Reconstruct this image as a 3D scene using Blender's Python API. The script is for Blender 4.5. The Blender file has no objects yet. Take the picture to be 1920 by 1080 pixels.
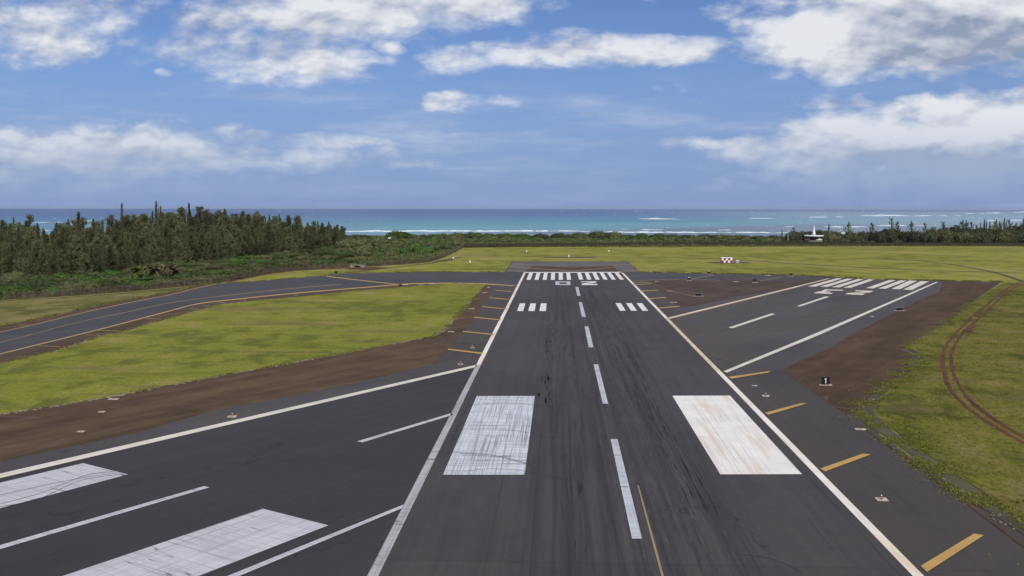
import bpy, math, random
import numpy as np
from mathutils import Vector, Matrix, noise as mnoise
from mathutils.geometry import tessellate_polygon

# ------------------------------------------------------------------ camera, world, sun
SC = bpy.context.scene
COL = SC.collection
CX, CZ, F = -7.38, 30.3, 1867.0
YAW, PITCH, ROLL = -0.0457, math.atan((540-387.6)/1867.0), 0.00156
fwd = Vector((math.sin(YAW)*math.cos(PITCH), math.cos(YAW)*math.cos(PITCH), -math.sin(PITCH)))
rt0 = Vector((math.cos(YAW), -math.sin(YAW), 0)); up0 = rt0.cross(fwd)
rt = rt0*math.cos(ROLL) + up0*math.sin(ROLL); upv = rt.cross(fwd)
cam_d = bpy.data.cameras.new('camera'); cam = bpy.data.objects.new('camera', cam_d); COL.objects.link(cam)
M = Matrix((rt, upv, -fwd)).transposed().to_4x4(); M.translation = Vector((CX, 0, CZ)); cam.matrix_world = M
cam_d.sensor_width = 36; cam_d.lens = 36*F/1920; cam_d.clip_start = .5; cam_d.clip_end = 120000
SC.camera = cam
SUN_AZ, SUN_EL = math.radians(158), math.radians(47)
EXPOSURE = 0.0
SKY_STRENGTH, SUN_STRENGTH = 0.066, 3.95
SC.view_settings.view_transform = 'Standard'; SC.view_settings.look = 'None'
SC.view_settings.exposure = EXPOSURE; SC.view_settings.gamma = 1
SC.view_settings.use_curve_mapping = False
SC.cycles.max_bounces = 5; SC.cycles.diffuse_bounces = 2; SC.cycles.glossy_bounces = 2; SC.cycles.transparent_max_bounces = 12

def ray(px, py):
    d = fwd*F + rt*(px-960) - upv*(py-540)
    return d/d.y                                   # scaled so that y = 1 m
def G(px, py, z=0.0):                              # pixel of the survey photograph -> ground point
    d = ray(px, py); t = (z-CZ)/d.z
    return (CX+d.x*t, d.y*t)

class NT:                                          # tiny node-tree helper
    def __init__(s, tree): s.t = tree; s.n = tree.nodes; s.l = tree.links
    def node(s, typ, **kw):
        nd = s.n.new(typ)
        for k, v in kw.items(): setattr(nd, k, v)
        return nd
    def put(s, sock, v):
        if isinstance(v, (int, float)): sock.default_value = v
        elif isinstance(v, (tuple, list)): sock.default_value = tuple(v) if len(v) == len(sock.default_value) else tuple(v)+(1,)
        else: s.l.new(v, sock)
    def m(s, op, a, b=0, c=0, clamp=False):
        nd = s.node('ShaderNodeMath', operation=op, use_clamp=clamp)
        s.put(nd.inputs[0], a); s.put(nd.inputs[1], b)
        if op in ('MULTIPLY_ADD', 'SMOOTH_MAX', 'SMOOTH_MIN'): s.put(nd.inputs[2], c)
        return nd.outputs[0]
    def mr(s, v, a, b, c=0.0, d=1.0, smooth=True):
        nd = s.node('ShaderNodeMapRange', interpolation_type='SMOOTHSTEP' if smooth else 'LINEAR')
        s.put(nd.inputs[0], v)
        for i, q in enumerate((a, b, c, d)): s.put(nd.inputs[1+i], q)
        return nd.outputs[0]
    def mix(s, f, a, b, blend='MIX'):
        nd = s.node('ShaderNodeMix', data_type='RGBA', blend_type=blend)
        s.put(nd.inputs[0], f); s.put(nd.inputs[6], a); s.put(nd.inputs[7], b)
        return nd.outputs[2]
    def xyz(s, v):
        nd = s.node('ShaderNodeSeparateXYZ'); s.put(nd.inputs[0], v); return nd.outputs
    def comb(s, x, y, z=0.0):
        nd = s.node('ShaderNodeCombineXYZ')
        for i, q in enumerate((x, y, z)): s.put(nd.inputs[i], q)
        return nd.outputs[0]
    def noise(s, vec, scale, detail=4, rough=.55, dist=0.0, col=False):
        nd = s.node('ShaderNodeTexNoise'); s.put(nd.inputs['Vector'], vec)
        s.put(nd.inputs['Scale'], scale); s.put(nd.inputs['Detail'], detail)
        s.put(nd.inputs['Roughness'], rough); s.put(nd.inputs['Distortion'], dist)
        return nd.outputs[1 if col else 0]
    def mapv(s, vec, scale=(1, 1, 1), rot=0.0, loc=(0, 0, 0)):
        nd = s.node('ShaderNodeMapping'); s.put(nd.inputs['Vector'], vec)
        nd.inputs['Location'].default_value = loc; nd.inputs['Rotation'].default_value = (0, 0, rot)
        nd.inputs['Scale'].default_value = scale
        return nd.outputs[0]

def build_world():
    w = bpy.data.worlds.new('World'); SC.world = w; w.use_nodes = True
    t = NT(w.node_tree); t.n.clear()
    sky = t.node('ShaderNodeTexSky', sky_type='NISHITA', sun_disc=False)
    sky.sun_elevation = SUN_EL; sky.sun_rotation = SUN_AZ
    sky.altitude = 30; sky.air_density = 1.0; sky.dust_density = 0.25; sky.ozone_density = 2.2
    tc = t.node('ShaderNodeTexCoord'); d = tc.outputs['Generated']
    x, y, z = t.xyz(d)[:]
    ay = t.m('MAXIMUM', t.m('ABSOLUTE', y), .08)
    U = t.m('DIVIDE', x, ay); W = t.m('DIVIDE', z, ay)
    # cloud layout: px, py, rx, ry, strength (centres on the photograph's sky)
    B = [(60,50,210,90,.7),(140,15,140,60,.8),(420,30,170,60,.5),(640,10,330,75,1.25),(860,-10,260,50,1.1),(560,110,175,58,.95),
         (400,75,150,60,.45),(610,125,110,45,1.0),(718,88,34,20,.8),(318,132,24,12,.5),
         (1120,95,250,38,1.05),(1230,95,120,34,1.0),(860,105,90,36,.75),(940,88,90,26,.8),(822,190,44,19,.62),(925,194,70,12,.35),
         (200,285,330,62,1.05),(120,250,260,28,.6),(420,300,420,34,.75),(560,262,190,16,.6),(60,325,150,40,.75),(700,310,200,16,.5),(250,236,110,12,.5),
         (1640,70,270,85,1.5),(1500,85,130,55,1.2),(1800,40,300,110,1.4),(1560,10,140,30,.8),(1355,18,45,14,.5),(1395,35,40,12,.45),(1475,140,50,18,.6),
         (1680,265,260,66,1.25),(1600,232,110,34,1.05),(1510,262,90,38,1.0),(1800,196,130,28,1.0),(1440,280,110,28,.95),(1560,315,160,24,.9),(1700,215,120,30,1.0),(1850,225,220,60,1.3),(1540,300,230,38,.95),(1600,195,110,13,.6),(1350,350,42,16,.85),(1290,268,130,14,.6),(1780,300,260,60,1.1),
         (1760,345,420,50,.75),(80,352,420,36,.5),(960,-90,1600,70,.8),(1700,-200,900,90,.9),(200,-220,800,90,.8)]
    def uw(px, py):
        r = ray(px, py); return r.x, r.z
    k = 1.0/F
    mask = None
    # coarse warp so that the outlines are not ellipses
    wn = t.noise(t.comb(t.m('MULTIPLY', U, 9.0), t.m('MULTIPLY', W, 22.0), 3.1), 1.0, 5, .6, col=True)
    wx, wy, wz = t.xyz(wn)[:]
    Uw = t.m('MULTIPLY_ADD', t.m('SUBTRACT', wx, .5), .085, U)
    Ww = t.m('MULTIPLY_ADD', t.m('SUBTRACT', wy, .5), .034, W)
    for (px, py, rx, ry, a) in B:
        cu, cw = uw(px, py)
        p = t.m('MULTIPLY', t.m('SUBTRACT', Uw, cu), 1/(rx*k)); q = t.m('MULTIPLY', t.m('SUBTRACT', Ww, cw), 1/(ry*k))
        r2 = t.m('MULTIPLY_ADD', q, q, t.m('MULTIPLY', p, p))
        v = t.m('MULTIPLY', t.m('SUBTRACT', 1.0, r2), a)
        mask = v if mask is None else t.m('MAXIMUM', mask, v)
    mask = t.m('MAXIMUM', mask, -1.0)
    # scattered cumulus for the rest of the dome
    high = t.mr(W, .26, .5)
    behind = t.mr(y, .25, -.1)
    gen = t.m('MULTIPLY', t.m('MAXIMUM', high, behind), .55)
    mask = t.m('MAXIMUM', mask, t.m('SUBTRACT', gen, .35))
    def dens(du, dw):
        p = t.comb(t.m('ADD', t.m('MULTIPLY', U, 1.0), du), t.m('ADD', t.m('MULTIPLY', W, 2.1), dw), 0.0)
        return t.noise(p, 13.0, 9, .58)
    n1 = dens(0, 0)
    def billow(du, dw, sc=26.0):
        vo = t.node('ShaderNodeTexVoronoi', feature='F1', voronoi_dimensions='2D'); wv_ = t.comb(t.m('ADD', t.m('MULTIPLY_ADD', t.m('SUBTRACT', wx, .5), .05, U), du), t.m('ADD', t.m('MULTIPLY', Ww, 1.7), dw), 0.0)
        t.put(vo.inputs['Vector'], wv_); vo.inputs['Scale'].default_value = sc; vo.inputs['Detail'].default_value = 2.0; vo.inputs['Roughness'].default_value = .5
        return t.m('SUBTRACT', 1.0, vo.outputs['Distance'])
    b1 = billow(0, 0); b2 = billow(-.004, .009)
    def soft(du, dw): return t.noise(t.comb(t.m('ADD', U, du), t.m('ADD', t.m('MULTIPLY', W, 2.1), dw), 0.0), 13.0, 4, .5)
    raw = t.m('MULTIPLY_ADD', t.m('SUBTRACT', n1, .5), 2.5, mask); raw = t.m('MULTIPLY_ADD', t.m('SUBTRACT', b1, .52), .42, raw)
    D = t.mr(raw, -.25, .95)
    light = t.m('MULTIPLY_ADD', t.m('SUBTRACT', soft(0, 0), soft(-.006, .022)), 2.3, .80)
    light = t.m('MULTIPLY_ADD', t.m('SUBTRACT', n1, .5), .55, light)
    light = t.m('MULTIPLY_ADD', t.m('SUBTRACT', b1, b2), .38, light)
    # thick parts are greyer underneath
    for (px, py, rx, ry, a) in [(1800,90,240,62,.46),(1700,100,170,40,.15),(1890,60,120,50,.15),(1790,318,330,60,.75),(1850,350,260,45,.6),(350,45,130,45,.25),(90,330,200,45,.45),(560,8,200,24,-.3),(1480,75,110,60,-.35),(1740,70,240,80,.16),(120,50,260,120,.24),(450,40,260,100,.30),(1760,360,420,50,.5),(1640,305,260,34,.28),(250,290,420,60,.16),(1700,235,330,40,-.35),(1210,85,120,22,-.3),(450,335,400,28,.4)]:
        cu, cw = uw(px, py)
        p = t.m('MULTIPLY', t.m('SUBTRACT', Uw, cu), 1/(rx*k)); q = t.m('MULTIPLY', t.m('SUBTRACT', Ww, cw), 1/(ry*k))
        r2 = t.m('MULTIPLY_ADD', q, q, t.m('MULTIPLY', p, p))
        v = t.m('MULTIPLY', t.m('MAXIMUM', t.m('SUBTRACT', 1.0, r2), 0.0), a)
        light = t.m('SUBTRACT', light, v)
    light = t.m('MAXIMUM', t.m('MINIMUM', light, 1.0), 0.04)
    ccol = t.mix(light, (.30, .36, .50), (.90, .91, .94))
    # low bands fade into the humid air near the horizon
    lowf = t.mr(W, .0, .11)
    ccol = t.mix(lowf, (.42, .52, .72), ccol)
    D = t.m('MULTIPLY', D, t.mr(W, .004, .05, .25, 1.0))
    D = t.m('MULTIPLY', D, .92)
    thin = t.noise(t.comb(t.m('MULTIPLY', U, 5.0), t.m('MULTIPLY', W, 34.0), 7.0), 1.0, 7, .62)
    veil = t.m('MULTIPLY', t.mr(thin, .42, .8), t.m('MULTIPLY', t.mr(W, .16, .05), .55))
    D = t.m('MAXIMUM', D, veil)
    bg1 = t.node('ShaderNodeBackground'); t.put(bg1.inputs[1], SKY_STRENGTH)
    t.l.new(t.mix(1.0, sky.outputs[0], (.74, .90, 1.32), 'MULTIPLY'), bg1.inputs[0])
    hz = t.node('ShaderNodeBackground'); t.put(hz.inputs[0], (.195, .300, .585)); t.put(hz.inputs[1], 1.0)
    msh = t.node('ShaderNodeMixShader')
    t.put(msh.inputs[0], t.m('MULTIPLY', t.mr(W, .22, -.02), .82)); t.l.new(bg1.outputs[0], msh.inputs[1]); t.l.new(hz.outputs[0], msh.inputs[2])
    bg2 = t.node('ShaderNodeBackground'); t.l.new(ccol, bg2.inputs[0]); t.put(bg2.inputs[1], .92)
    ms2 = t.node('ShaderNodeMixShader'); t.put(ms2.inputs[0], D)
    t.l.new(msh.outputs[0], ms2.inputs[1]); t.l.new(bg2.outputs[0], ms2.inputs[2])
    out = t.node('ShaderNodeOutputWorld'); t.l.new(ms2.outputs[0], out.inputs[0])
build_world()
sd = bpy.data.lights.new('sun', 'SUN'); sd.energy = SUN_STRENGTH; sd.angle = math.radians(.53); sd.color = (1, .955, .88)
sun = bpy.data.objects.new('sun', sd); COL.objects.link(sun)
sv = Vector((math.sin(SUN_AZ)*math.cos(SUN_EL), math.cos(SUN_AZ)*math.cos(SUN_EL), math.sin(SUN_EL)))
sun.rotation_euler = sv.to_track_quat('Z', 'Y').to_euler(); sun.location = (0, -50, 200)

# ------------------------------------------------------------------ helpers
R = random.Random(7)
def tag(o, label=None, cat=None, group=None, kind=None):
    if label: o['label'] = label
    if cat: o['category'] = cat
    if group: o['group'] = group
    if kind: o['kind'] = kind
    return o
def link(name, me, mat=None, parent=None):
    if mat and not me.materials: me.materials.append(mat)
    o = bpy.data.objects.new(name, me); COL.objects.link(o)
    if parent is not None: o.parent = parent
    return o
def empty(name, loc=(0, 0, 0), rz=0.0):
    o = bpy.data.objects.new(name, None); COL.objects.link(o); o.location = loc; o.rotation_euler = (0, 0, rz)
    o.empty_display_size = .5
    return o
def copy_tree(o, parent=None):
    c = o.copy(); COL.objects.link(c)
    if parent is not None: c.parent = parent
    for ch in [q for q in bpy.data.objects if q.parent == o]: copy_tree(ch, c)
    return c
def quads_mesh(name, V, nq=None, smooth=False, quads=None, midx=None):
    V = np.asarray(V, dtype=np.float32).reshape(-1, 3)
    me = bpy.data.meshes.new(name)
    if quads is None: quads = np.arange(len(V), dtype=np.int32).reshape(-1, 4)
    quads = np.asarray(quads, dtype=np.int32)
    me.vertices.add(len(V)); me.vertices.foreach_set('co', V.ravel())
    me.loops.add(quads.size); me.loops.foreach_set('vertex_index', quads.ravel())
    me.polygons.add(len(quads)); me.polygons.foreach_set('loop_start', np.arange(0, quads.size, 4, dtype=np.int32))
    me.polygons.foreach_set('loop_total', np.full(len(quads), 4, dtype=np.int32))
    me.update(calc_edges=True)
    if smooth: me.polygons.foreach_set('use_smooth', np.ones(len(quads), dtype=bool))
    if midx is not None: me.polygons.foreach_set('material_index', np.asarray(midx, dtype=np.int32))
    me.validate()
    return me
class MB:                                          # builder of boxes, tubes and prisms joined in one mesh
    def __init__(s): s.v = []; s.f = []
    def add(s, vs, fs):
        o = len(s.v); s.v += [tuple(p) for p in vs]; s.f += [tuple(o+i for i in f) for f in fs]; return s
    def box(s, cx, cy, cz, sx, sy, sz, rz=0.0, taper=1.0, bev=0.0):
        c, n = math.cos(rz), math.sin(rz); vs = []
        lv = [(-sz/2, 1-bev), (-sz/2+bev*sz*.5, 1), (sz/2-bev*sz*.5, taper), (sz/2, taper*(1-bev))] if bev else [(-sz/2, 1), (sz/2, taper)]
        for zz, q in lv:
            for a, b in ((-1, -1), (1, -1), (1, 1), (-1, 1)):
                x, y = a*sx/2*q, b*sy/2*q; vs.append((cx+x*c-y*n, cy+x*n+y*c, cz+zz))
        L = len(lv); fs = [(3, 2, 1, 0), tuple(4*(L-1)+i for i in range(4))]
        for l in range(L-1):
            for i in range(4): j = (i+1) % 4; fs.append((4*l+i, 4*l+j, 4*l+4+j, 4*l+4+i))
        return s.add(vs, fs)
    def tube(s, pts, rad, n=8, cap=True):
        pts = [Vector(p) for p in pts]
        if isinstance(rad, (int, float)): rad = [rad]*len(pts)
        vs = []; fs = []
        for i, p in enumerate(pts):
            d = (pts[min(i+1, len(pts)-1)]-pts[max(i-1, 0)]).normalized()
            a = d.orthogonal().normalized() if abs(d.z) < .99 else Vector((1, 0, 0)); a = (a-d*a.dot(d)).normalized(); b = d.cross(a)
            for k in range(n):
                t = 2*math.pi*k/n; q = p+(a*math.cos(t)+b*math.sin(t))*rad[i]; vs.append(q)
        for i in range(len(pts)-1):
            for k in range(n): j = (k+1) % n; fs.append((i*n+k, i*n+j, i*n+n+j, i*n+n+k))
        if cap: fs += [tuple(range(n))[::-1], tuple(range((len(pts)-1)*n, len(pts)*n))]
        return s.add(vs, fs)
    def build(s, name, mat, parent=None, smooth=False):
        me = bpy.data.meshes.new(name); me.from_pydata(s.v, [], s.f); me.update()
        if smooth:
            for p in me.polygons: p.use_smooth = True
        return link(name, me, mat, parent)

FENCE_PX = [(-260, 603), (-120, 582), (8, 562.5), (117, 556), (217, 549), (320, 539.5), (408, 531.7), (460, 521), (520, 509.5), (560, 505.5), (640, 502.2), (700, 499.5), (760, 495.5), (805, 491.7), (835, 482), (856, 471.5), (869, 464.6)]
FARF_PX = [(869, 464.6), (960, 463.2), (1200, 460.6), (1440, 459.5), (1660, 460.2), (1920, 461), (2150, 461.8)]
FENCE_W = [G(*p) for p in FENCE_PX]; FAR_W = [G(*p) for p in FARF_PX]
# runway markings, ground heights ----------------------------------------------------
def ground_z(x, y):
    t = min(max((y-785)/380.0, 0), 1); z = -8.6*(t*t*(3-2*t)*.5+t*.5)
    t2 = min(max((y-1330)/130.0, 0), 1); z -= 3.6*t2
    if y > 800:
        z += min((y-800)/120, 1)*(1-t2)*.9*mnoise.noise(Vector((x*.012, y*.012, 1.3)))
    return z
def ragged(pts, step=1.2, amp=.35, seed=0.0, closed=True):
    out = []
    n = len(pts)
    for i in range(n if closed else n-1):
        a = Vector(pts[i]); b = Vector(pts[(i+1) % n]); L = (b-a).length
        if L < 1e-6: continue
        k = max(1, int(L/step)); nx = Vector((-(b-a).y, (b-a).x))/L
        for j in range(k):
            p = a.lerp(b, j/k)
            o = mnoise.noise(Vector((p.x*.35, p.y*.35, seed)))*amp + mnoise.noise(Vector((p.x*1.7, p.y*1.7, seed+5)))*amp*.6+mnoise.noise(Vector((p.x*.05, p.y*.05, seed+9)))*amp*1.2
            if j == 0: o *= .3
            out.append(p+nx*o)
    if not closed: out.append(Vector(pts[-1]))
    return [(p[0], p[1]) for p in out]
def sheet_mesh(name, polys, z):
    vs, fs = [], []
    for poly in polys:
        o = len(vs); v3 = [Vector((p[0], p[1], 0)) for p in poly]
        vs += [(p[0], p[1], z) for p in poly]
        for t in tessellate_polygon([v3]):
            a, b, c = t
            A, B_, C = v3[a], v3[b], v3[c]
            cr = (B_-A).cross(C-A).z
            if abs(cr) < 1e-9: continue
            fs.append((o+a, o+b, o+c) if cr > 0 else (o+a, o+c, o+b))
    me = bpy.data.meshes.new(name); me.from_pydata(vs, [], fs); me.update(); return me
def sheet(name, polys, z, mat, parent=None, kind=None):
    o = link(name, sheet_mesh(name, polys, z), mat, parent)
    if kind: o['kind'] = kind
    return o
def PX(pts): return [G(*p) for p in pts]

# ------------------------------------------------------------------ materials
def mat_new(name):
    m = bpy.data.materials.new(name); m.use_nodes = True; t = NT(m.node_tree)
    b = t.n['Principled BSDF']; return m, t, b
def setp(t, b, col=None, rough=.8, spec=.3, normal=None, metal=0.0):
    if col is not None: t.put(b.inputs['Base Color'], col)
    t.put(b.inputs['Roughness'], rough); b.inputs['Specular IOR Level'].default_value = spec; b.inputs['Metallic'].default_value = metal
    if normal is not None: t.l.new(normal, b.inputs['Normal'])
def bump(t, h, strength=.4, dist=.05):
    nd = t.node('ShaderNodeBump'); nd.inputs['Strength'].default_value = strength; nd.inputs['Distance'].default_value = dist
    t.l.new(h, nd.inputs['Height']); return nd.outputs[0]
def simple(name, col, rough=.7, spec=.3, var=.15, scale=3.0, metal=0.0):
    m, t, b = mat_new(name); tc = t.node('ShaderNodeTexCoord').outputs['Object']
    n = t.noise(tc, scale, 4)
    dk = tuple(c*(1-var*1.6) for c in col); lt = tuple(min(1, c*(1+var)) for c in col)
    setp(t, b, t.mix(t.mr(n, .3, .7), dk, lt), rough, spec, metal=metal); return m

def asphalt(name, c0, c1, ang=0.0, streak=.5, warm=None, rubber=False):
    m, t, b = mat_new(name)
    P = t.node('ShaderNodeNewGeometry').outputs['Position']
    v = t.mapv(P, (1, 1, 1), ang)                       # local y runs along the strip
    big = t.noise(P, .018, 4, .6); mid = t.noise(P, .35, 5, .6); fine = t.noise(P, 9.0, 3, .7)
    s1 = t.noise(t.mapv(v, (.55, .012, 1)), 1.0, 5, .65); s2 = t.noise(t.mapv(v, (2.6, .02, 1)), 1.0, 3, .6)
    f = t.m('ADD', t.m('MULTIPLY', big, .45), t.m('MULTIPLY', mid, .22)); f = t.m('ADD', f, t.m('MULTIPLY', fine, .12))
    f = t.m('ADD', f, t.m('MULTIPLY', s1, streak*.5)); f = t.m('ADD', f, t.m('MULTIPLY', s2, streak*.22))
    mx = .40+.36*streak
    col = t.mix(t.mr(f, mx-.17-.06, mx+.17-.06), c0, c1)
    if warm: col = t.mix(t.mr(t.noise(P, .045, 5, .62), .46, .68), col, warm)
    # paving lanes: faint straight joints along the strip
    vx, vy, vz = t.xyz(v)[:]
    lane = t.m('ABSOLUTE', t.m('SUBTRACT', t.m('FRACT', t.m('MULTIPLY', t.m('ADD', vx, t.m('MULTIPLY', t.m('SUBTRACT', mid, .5), .12)), 1/3.81)), .5))
    j = t.m('MULTIPLY', t.mr(lane, .018, .006), t.mr(t.noise(t.mapv(v, (.3, .03, 1)), 1.0, 3), .42, .6))
    col = t.mix(t.m('MULTIPLY', j, .7), col, tuple(c*.38 for c in c0))
    if rubber:
        x = t.m('ABSOLUTE', vx)
        band = t.m('MULTIPLY', t.mr(x, 15, 6), t.mr(vy, 440, 330))
        rn = t.noise(t.mapv(v, (1.1, .016, 1)), 1.0, 6, .7)
        rr = t.m('MULTIPLY', band, t.mr(rn, .38, .66))
        col = t.mix(t.m('MULTIPLY', rr, .75), col, (.019, .019, .023))
        # crowded short tyre scuffs either side of the centreline
        sc = t.noise(t.mapv(v, (4.2, .11, 1)), 1.0, 2, .5)
        sb = t.m('MULTIPLY', t.mr(t.m('ABSOLUTE', t.m('SUBTRACT', x, 5.2)), 2.2, .6), t.mr(t.noise(t.mapv(v, (.6, .03, 1)), 1.0, 2), .44, .56))
        sb = t.m('MULTIPLY', sb, t.mr(sc, .57, .62)); sb = t.m('MULTIPLY', sb, t.mr(vy, 360, 300))
        col = t.mix(t.m('MULTIPLY', sb, .8), col, (.012, .012, .016))
        # pale scratches of worn aggregate, near part
        ps = t.noise(t.mapv(v, (6.5, .16, 1), 0, (31, 4, 0)), 1.0, 3, .6)
        pb = t.m('MULTIPLY', t.mr(ps, .57, .72), t.m('MULTIPLY', t.mr(t.m('ABSOLUTE', t.m('SUBTRACT', vx, 3.5)), 7.5, 3.0), t.mr(vy, 300, 170)))
        col = t.mix(t.m('MULTIPLY', pb, .45), col, (.135, .135, .150))
    # square-cut repair patches, transverse seams and sealed cracks
    br = t.node('ShaderNodeTexBrick'); t.put(br.inputs['Vector'], t.mapv(v, (1/7.6, 1/46.0, 1), 0, (.3, .2, 0))); br.inputs['Scale'].default_value = 1.0
    br.inputs['Mortar Size'].default_value = 0.004; br.inputs['Brick Width'].default_value = 1.0; br.inputs['Row Height'].default_value = 1.0; br.offset = .37
    br.inputs['Color1'].default_value = (.84, .84, .84, 1); br.inputs['Color2'].default_value = (1.12, 1.11, 1.10, 1); br.inputs['Mortar'].default_value = (.7, .7, .7, 1)
    col = t.mix(.55, col, t.mix(1.0, col, br.outputs['Color'], 'MULTIPLY'))
    cv = t.node('ShaderNodeTexVoronoi', feature='DISTANCE_TO_EDGE'); cw_ = t.noise(P, .35, 4, .6, col=True)
    t.put(cv.inputs['Vector'], t.mix(.22, t.mapv(v, (.085, .022, 1)), cw_)); cv.inputs['Scale'].default_value = 1.0
    ck = t.m('MULTIPLY', t.mr(cv.outputs['Distance'], .0055, .0015), t.mr(t.noise(P, .03, 2), .48, .56))
    col = t.mix(t.m('MULTIPLY', ck, .6), col, tuple(c*.35 for c in c0))
    col = t.mix(1.0, col, (.93, .88, .82), 'MULTIPLY')
    h = t.m('ADD', fine, t.m('MULTIPLY', mid, .6))
    setp(t, b, col, t.mr(mid, .3, .7, .68, .88), .35, bump(t, h, .25, .02)); return m
RW23 = None
A = Vector(G(895, 685)); Bq = Vector(G(0, 893)); RW23 = math.atan2((A-Bq).y, (A-Bq).x)-math.pi/2    # heading of the crossing runway
M_RUN = asphalt('runway_asphalt', (.031, .0295, .031), (.062, .059, .060), 0.0, .55, rubber=True)
M_X = asphalt('crossing_asphalt', (.024, .0235, .026), (.042, .040, .043), -RW23, .6)
M_XR = asphalt('worn_crossing_asphalt', (.044, .041, .041), (.078, .072, .070), -RW23, .6, (.074, .060, .049))
M_SH = asphalt('shoulder_asphalt', (.038, .034, .032), (.066, .059, .056), 0.0, .5, (.060, .049, .042))
M_SHX = asphalt('crossing_shoulder_asphalt', (.042, .039, .039), (.072, .067, .066), -RW23, .55)
M_TX = asphalt('taxiway_asphalt', (.032, .032, .036), (.064, .063, .068), -RW23, .7)
M_OVR = asphalt('overrun_asphalt', (.080, .073, .073), (.118, .108, .106), 0, .3)

def soil(name, c0, c1, ang=0.0):
    m, t, b = mat_new(name); P = t.node('ShaderNodeNewGeometry').outputs['Position']
    v = t.mapv(P, (1, 1, 1), ang)
    s = t.noise(t.mapv(v, (.22, .03, 1)), 1.0, 5, .62); n = t.noise(P, .12, 6, .62); fn = t.noise(P, 5, 4, .7)
    f = t.m('ADD', t.m('MULTIPLY', s, .5), t.m('ADD', t.m('MULTIPLY', n, .35), t.m('MULTIPLY', fn, .15)))
    col = t.mix(t.mr(f, .36, .64), c0, c1)
    # thin pale seams of an old sealed surface
    vor = t.node('ShaderNodeTexVoronoi', feature='DISTANCE_TO_EDGE'); t.put(vor.inputs['Vector'], t.mapv(v, (.16, .035, 1))); vor.inputs['Scale'].default_value = 1.0
    cr = t.m('MULTIPLY', t.mr(vor.outputs['Distance'], .022, .006), t.mr(t.noise(P, .08, 3), .45, .6))
    col = t.mix(t.m('MULTIPLY', cr, .35), col, (.12, .10, .085))
    dots = t.m('MULTIPLY', t.mr(t.noise(P, 1.9, 3, .6), .66, .72), t.mr(t.noise(P, .05, 2), .44, .60))
    col = t.mix(t.m('MULTIPLY', dots, .5), col, (.16, .14, .12))
    setp(t, b, col, .92, .15, bump(t, fn, .5, .03)); return m
M_BRL = soil('brown_sealed_soil', (.056, .035, .020), (.110, .070, .040), -RW23)
M_BRR = soil('brown_sealed_soil_right', (.048, .029, .016), (.090, .055, .032), -RW23)
M_BRM = soil('brown_sealed_soil_middle', (.050, .034, .026), (.090, .062, .046), -RW23)
M_GRAVEL = soil('dark_verge_gravel', (.048, .042, .028), (.098, .084, .050))
M_RED = soil('red_earth', (.055, .022, .016), (.125, .048, .032))
M_PATH = soil('packed_track_earth', (.050, .038, .031), (.092, .068, .053))
M_PINK = soil('pale_orange_earth', (.25, .13, .09), (.36, .20, .14))
M_SAND = simple('sand', (.42, .33, .24), .95, .1, .15, .2)

def grass(name, lush, mid, dry, scale=1.0, clump=.5):
    m, t, b = mat_new(name); P = t.node('ShaderNodeNewGeometry').outputs['Position']
    big = t.noise(P, .016*scale, 5, .62, .4); med = t.noise(t.mapv(P, (1, .55, 1), .4), .09*scale, 6, .68, .3); fn = t.noise(t.mapv(P, (1.5, .7, 1)), 1.1, 6, .72); vf = t.noise(P, 5.0, 4, .75)
    f = t.m('ADD', t.m('MULTIPLY', big, .5), t.m('MULTIPLY', med, .5))
    col = t.mix(t.mr(f, .42, .505), lush, mid); col = t.mix(t.mr(f, .51, .60), col, dry)
    g = t.m('ADD', t.m('MULTIPLY', fn, .6), t.m('MULTIPLY', vf, .4))
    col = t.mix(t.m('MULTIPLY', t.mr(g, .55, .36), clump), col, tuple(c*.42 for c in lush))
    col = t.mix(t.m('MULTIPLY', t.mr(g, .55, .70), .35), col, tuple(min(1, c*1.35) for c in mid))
    patch = t.m('MULTIPLY', t.mr(t.noise(t.mapv(P, (.6, 1.6, 1), .2), .035, 6, .7, .6), .60, .72), .55)
    col = t.mix(patch, col, (.115, .092, .052))
    st_ = t.noise(t.mapv(P, (.016, .085, 1), .03), 1.0, 6, .72, .3); col = t.mix(t.m('MULTIPLY', t.mr(st_, .53, .64), .55), col, (.125, .098, .050)); st2 = t.noise(t.mapv(P, (.03, .14, 1), -.05, (9, 3, 0)), 1.0, 5, .7); col = t.mix(t.m('MULTIPLY', t.mr(st2, .52, .66), .45), col, tuple(c*.62 for c in lush))
    setp(t, b, col, .95, .08, bump(t, g, .9, .18)); return m
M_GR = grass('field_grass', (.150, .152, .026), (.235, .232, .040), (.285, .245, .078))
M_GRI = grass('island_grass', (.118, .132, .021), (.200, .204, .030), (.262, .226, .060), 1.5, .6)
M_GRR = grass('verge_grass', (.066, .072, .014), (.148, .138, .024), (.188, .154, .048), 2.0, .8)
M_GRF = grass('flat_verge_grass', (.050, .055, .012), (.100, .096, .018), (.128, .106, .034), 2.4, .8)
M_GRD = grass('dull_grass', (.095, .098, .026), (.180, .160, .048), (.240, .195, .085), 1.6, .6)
M_SCRUB = grass('scrub_ground', (.045, .060, .018), (.085, .092, .028), (.155, .138, .048), 1.2, .8)

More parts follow.
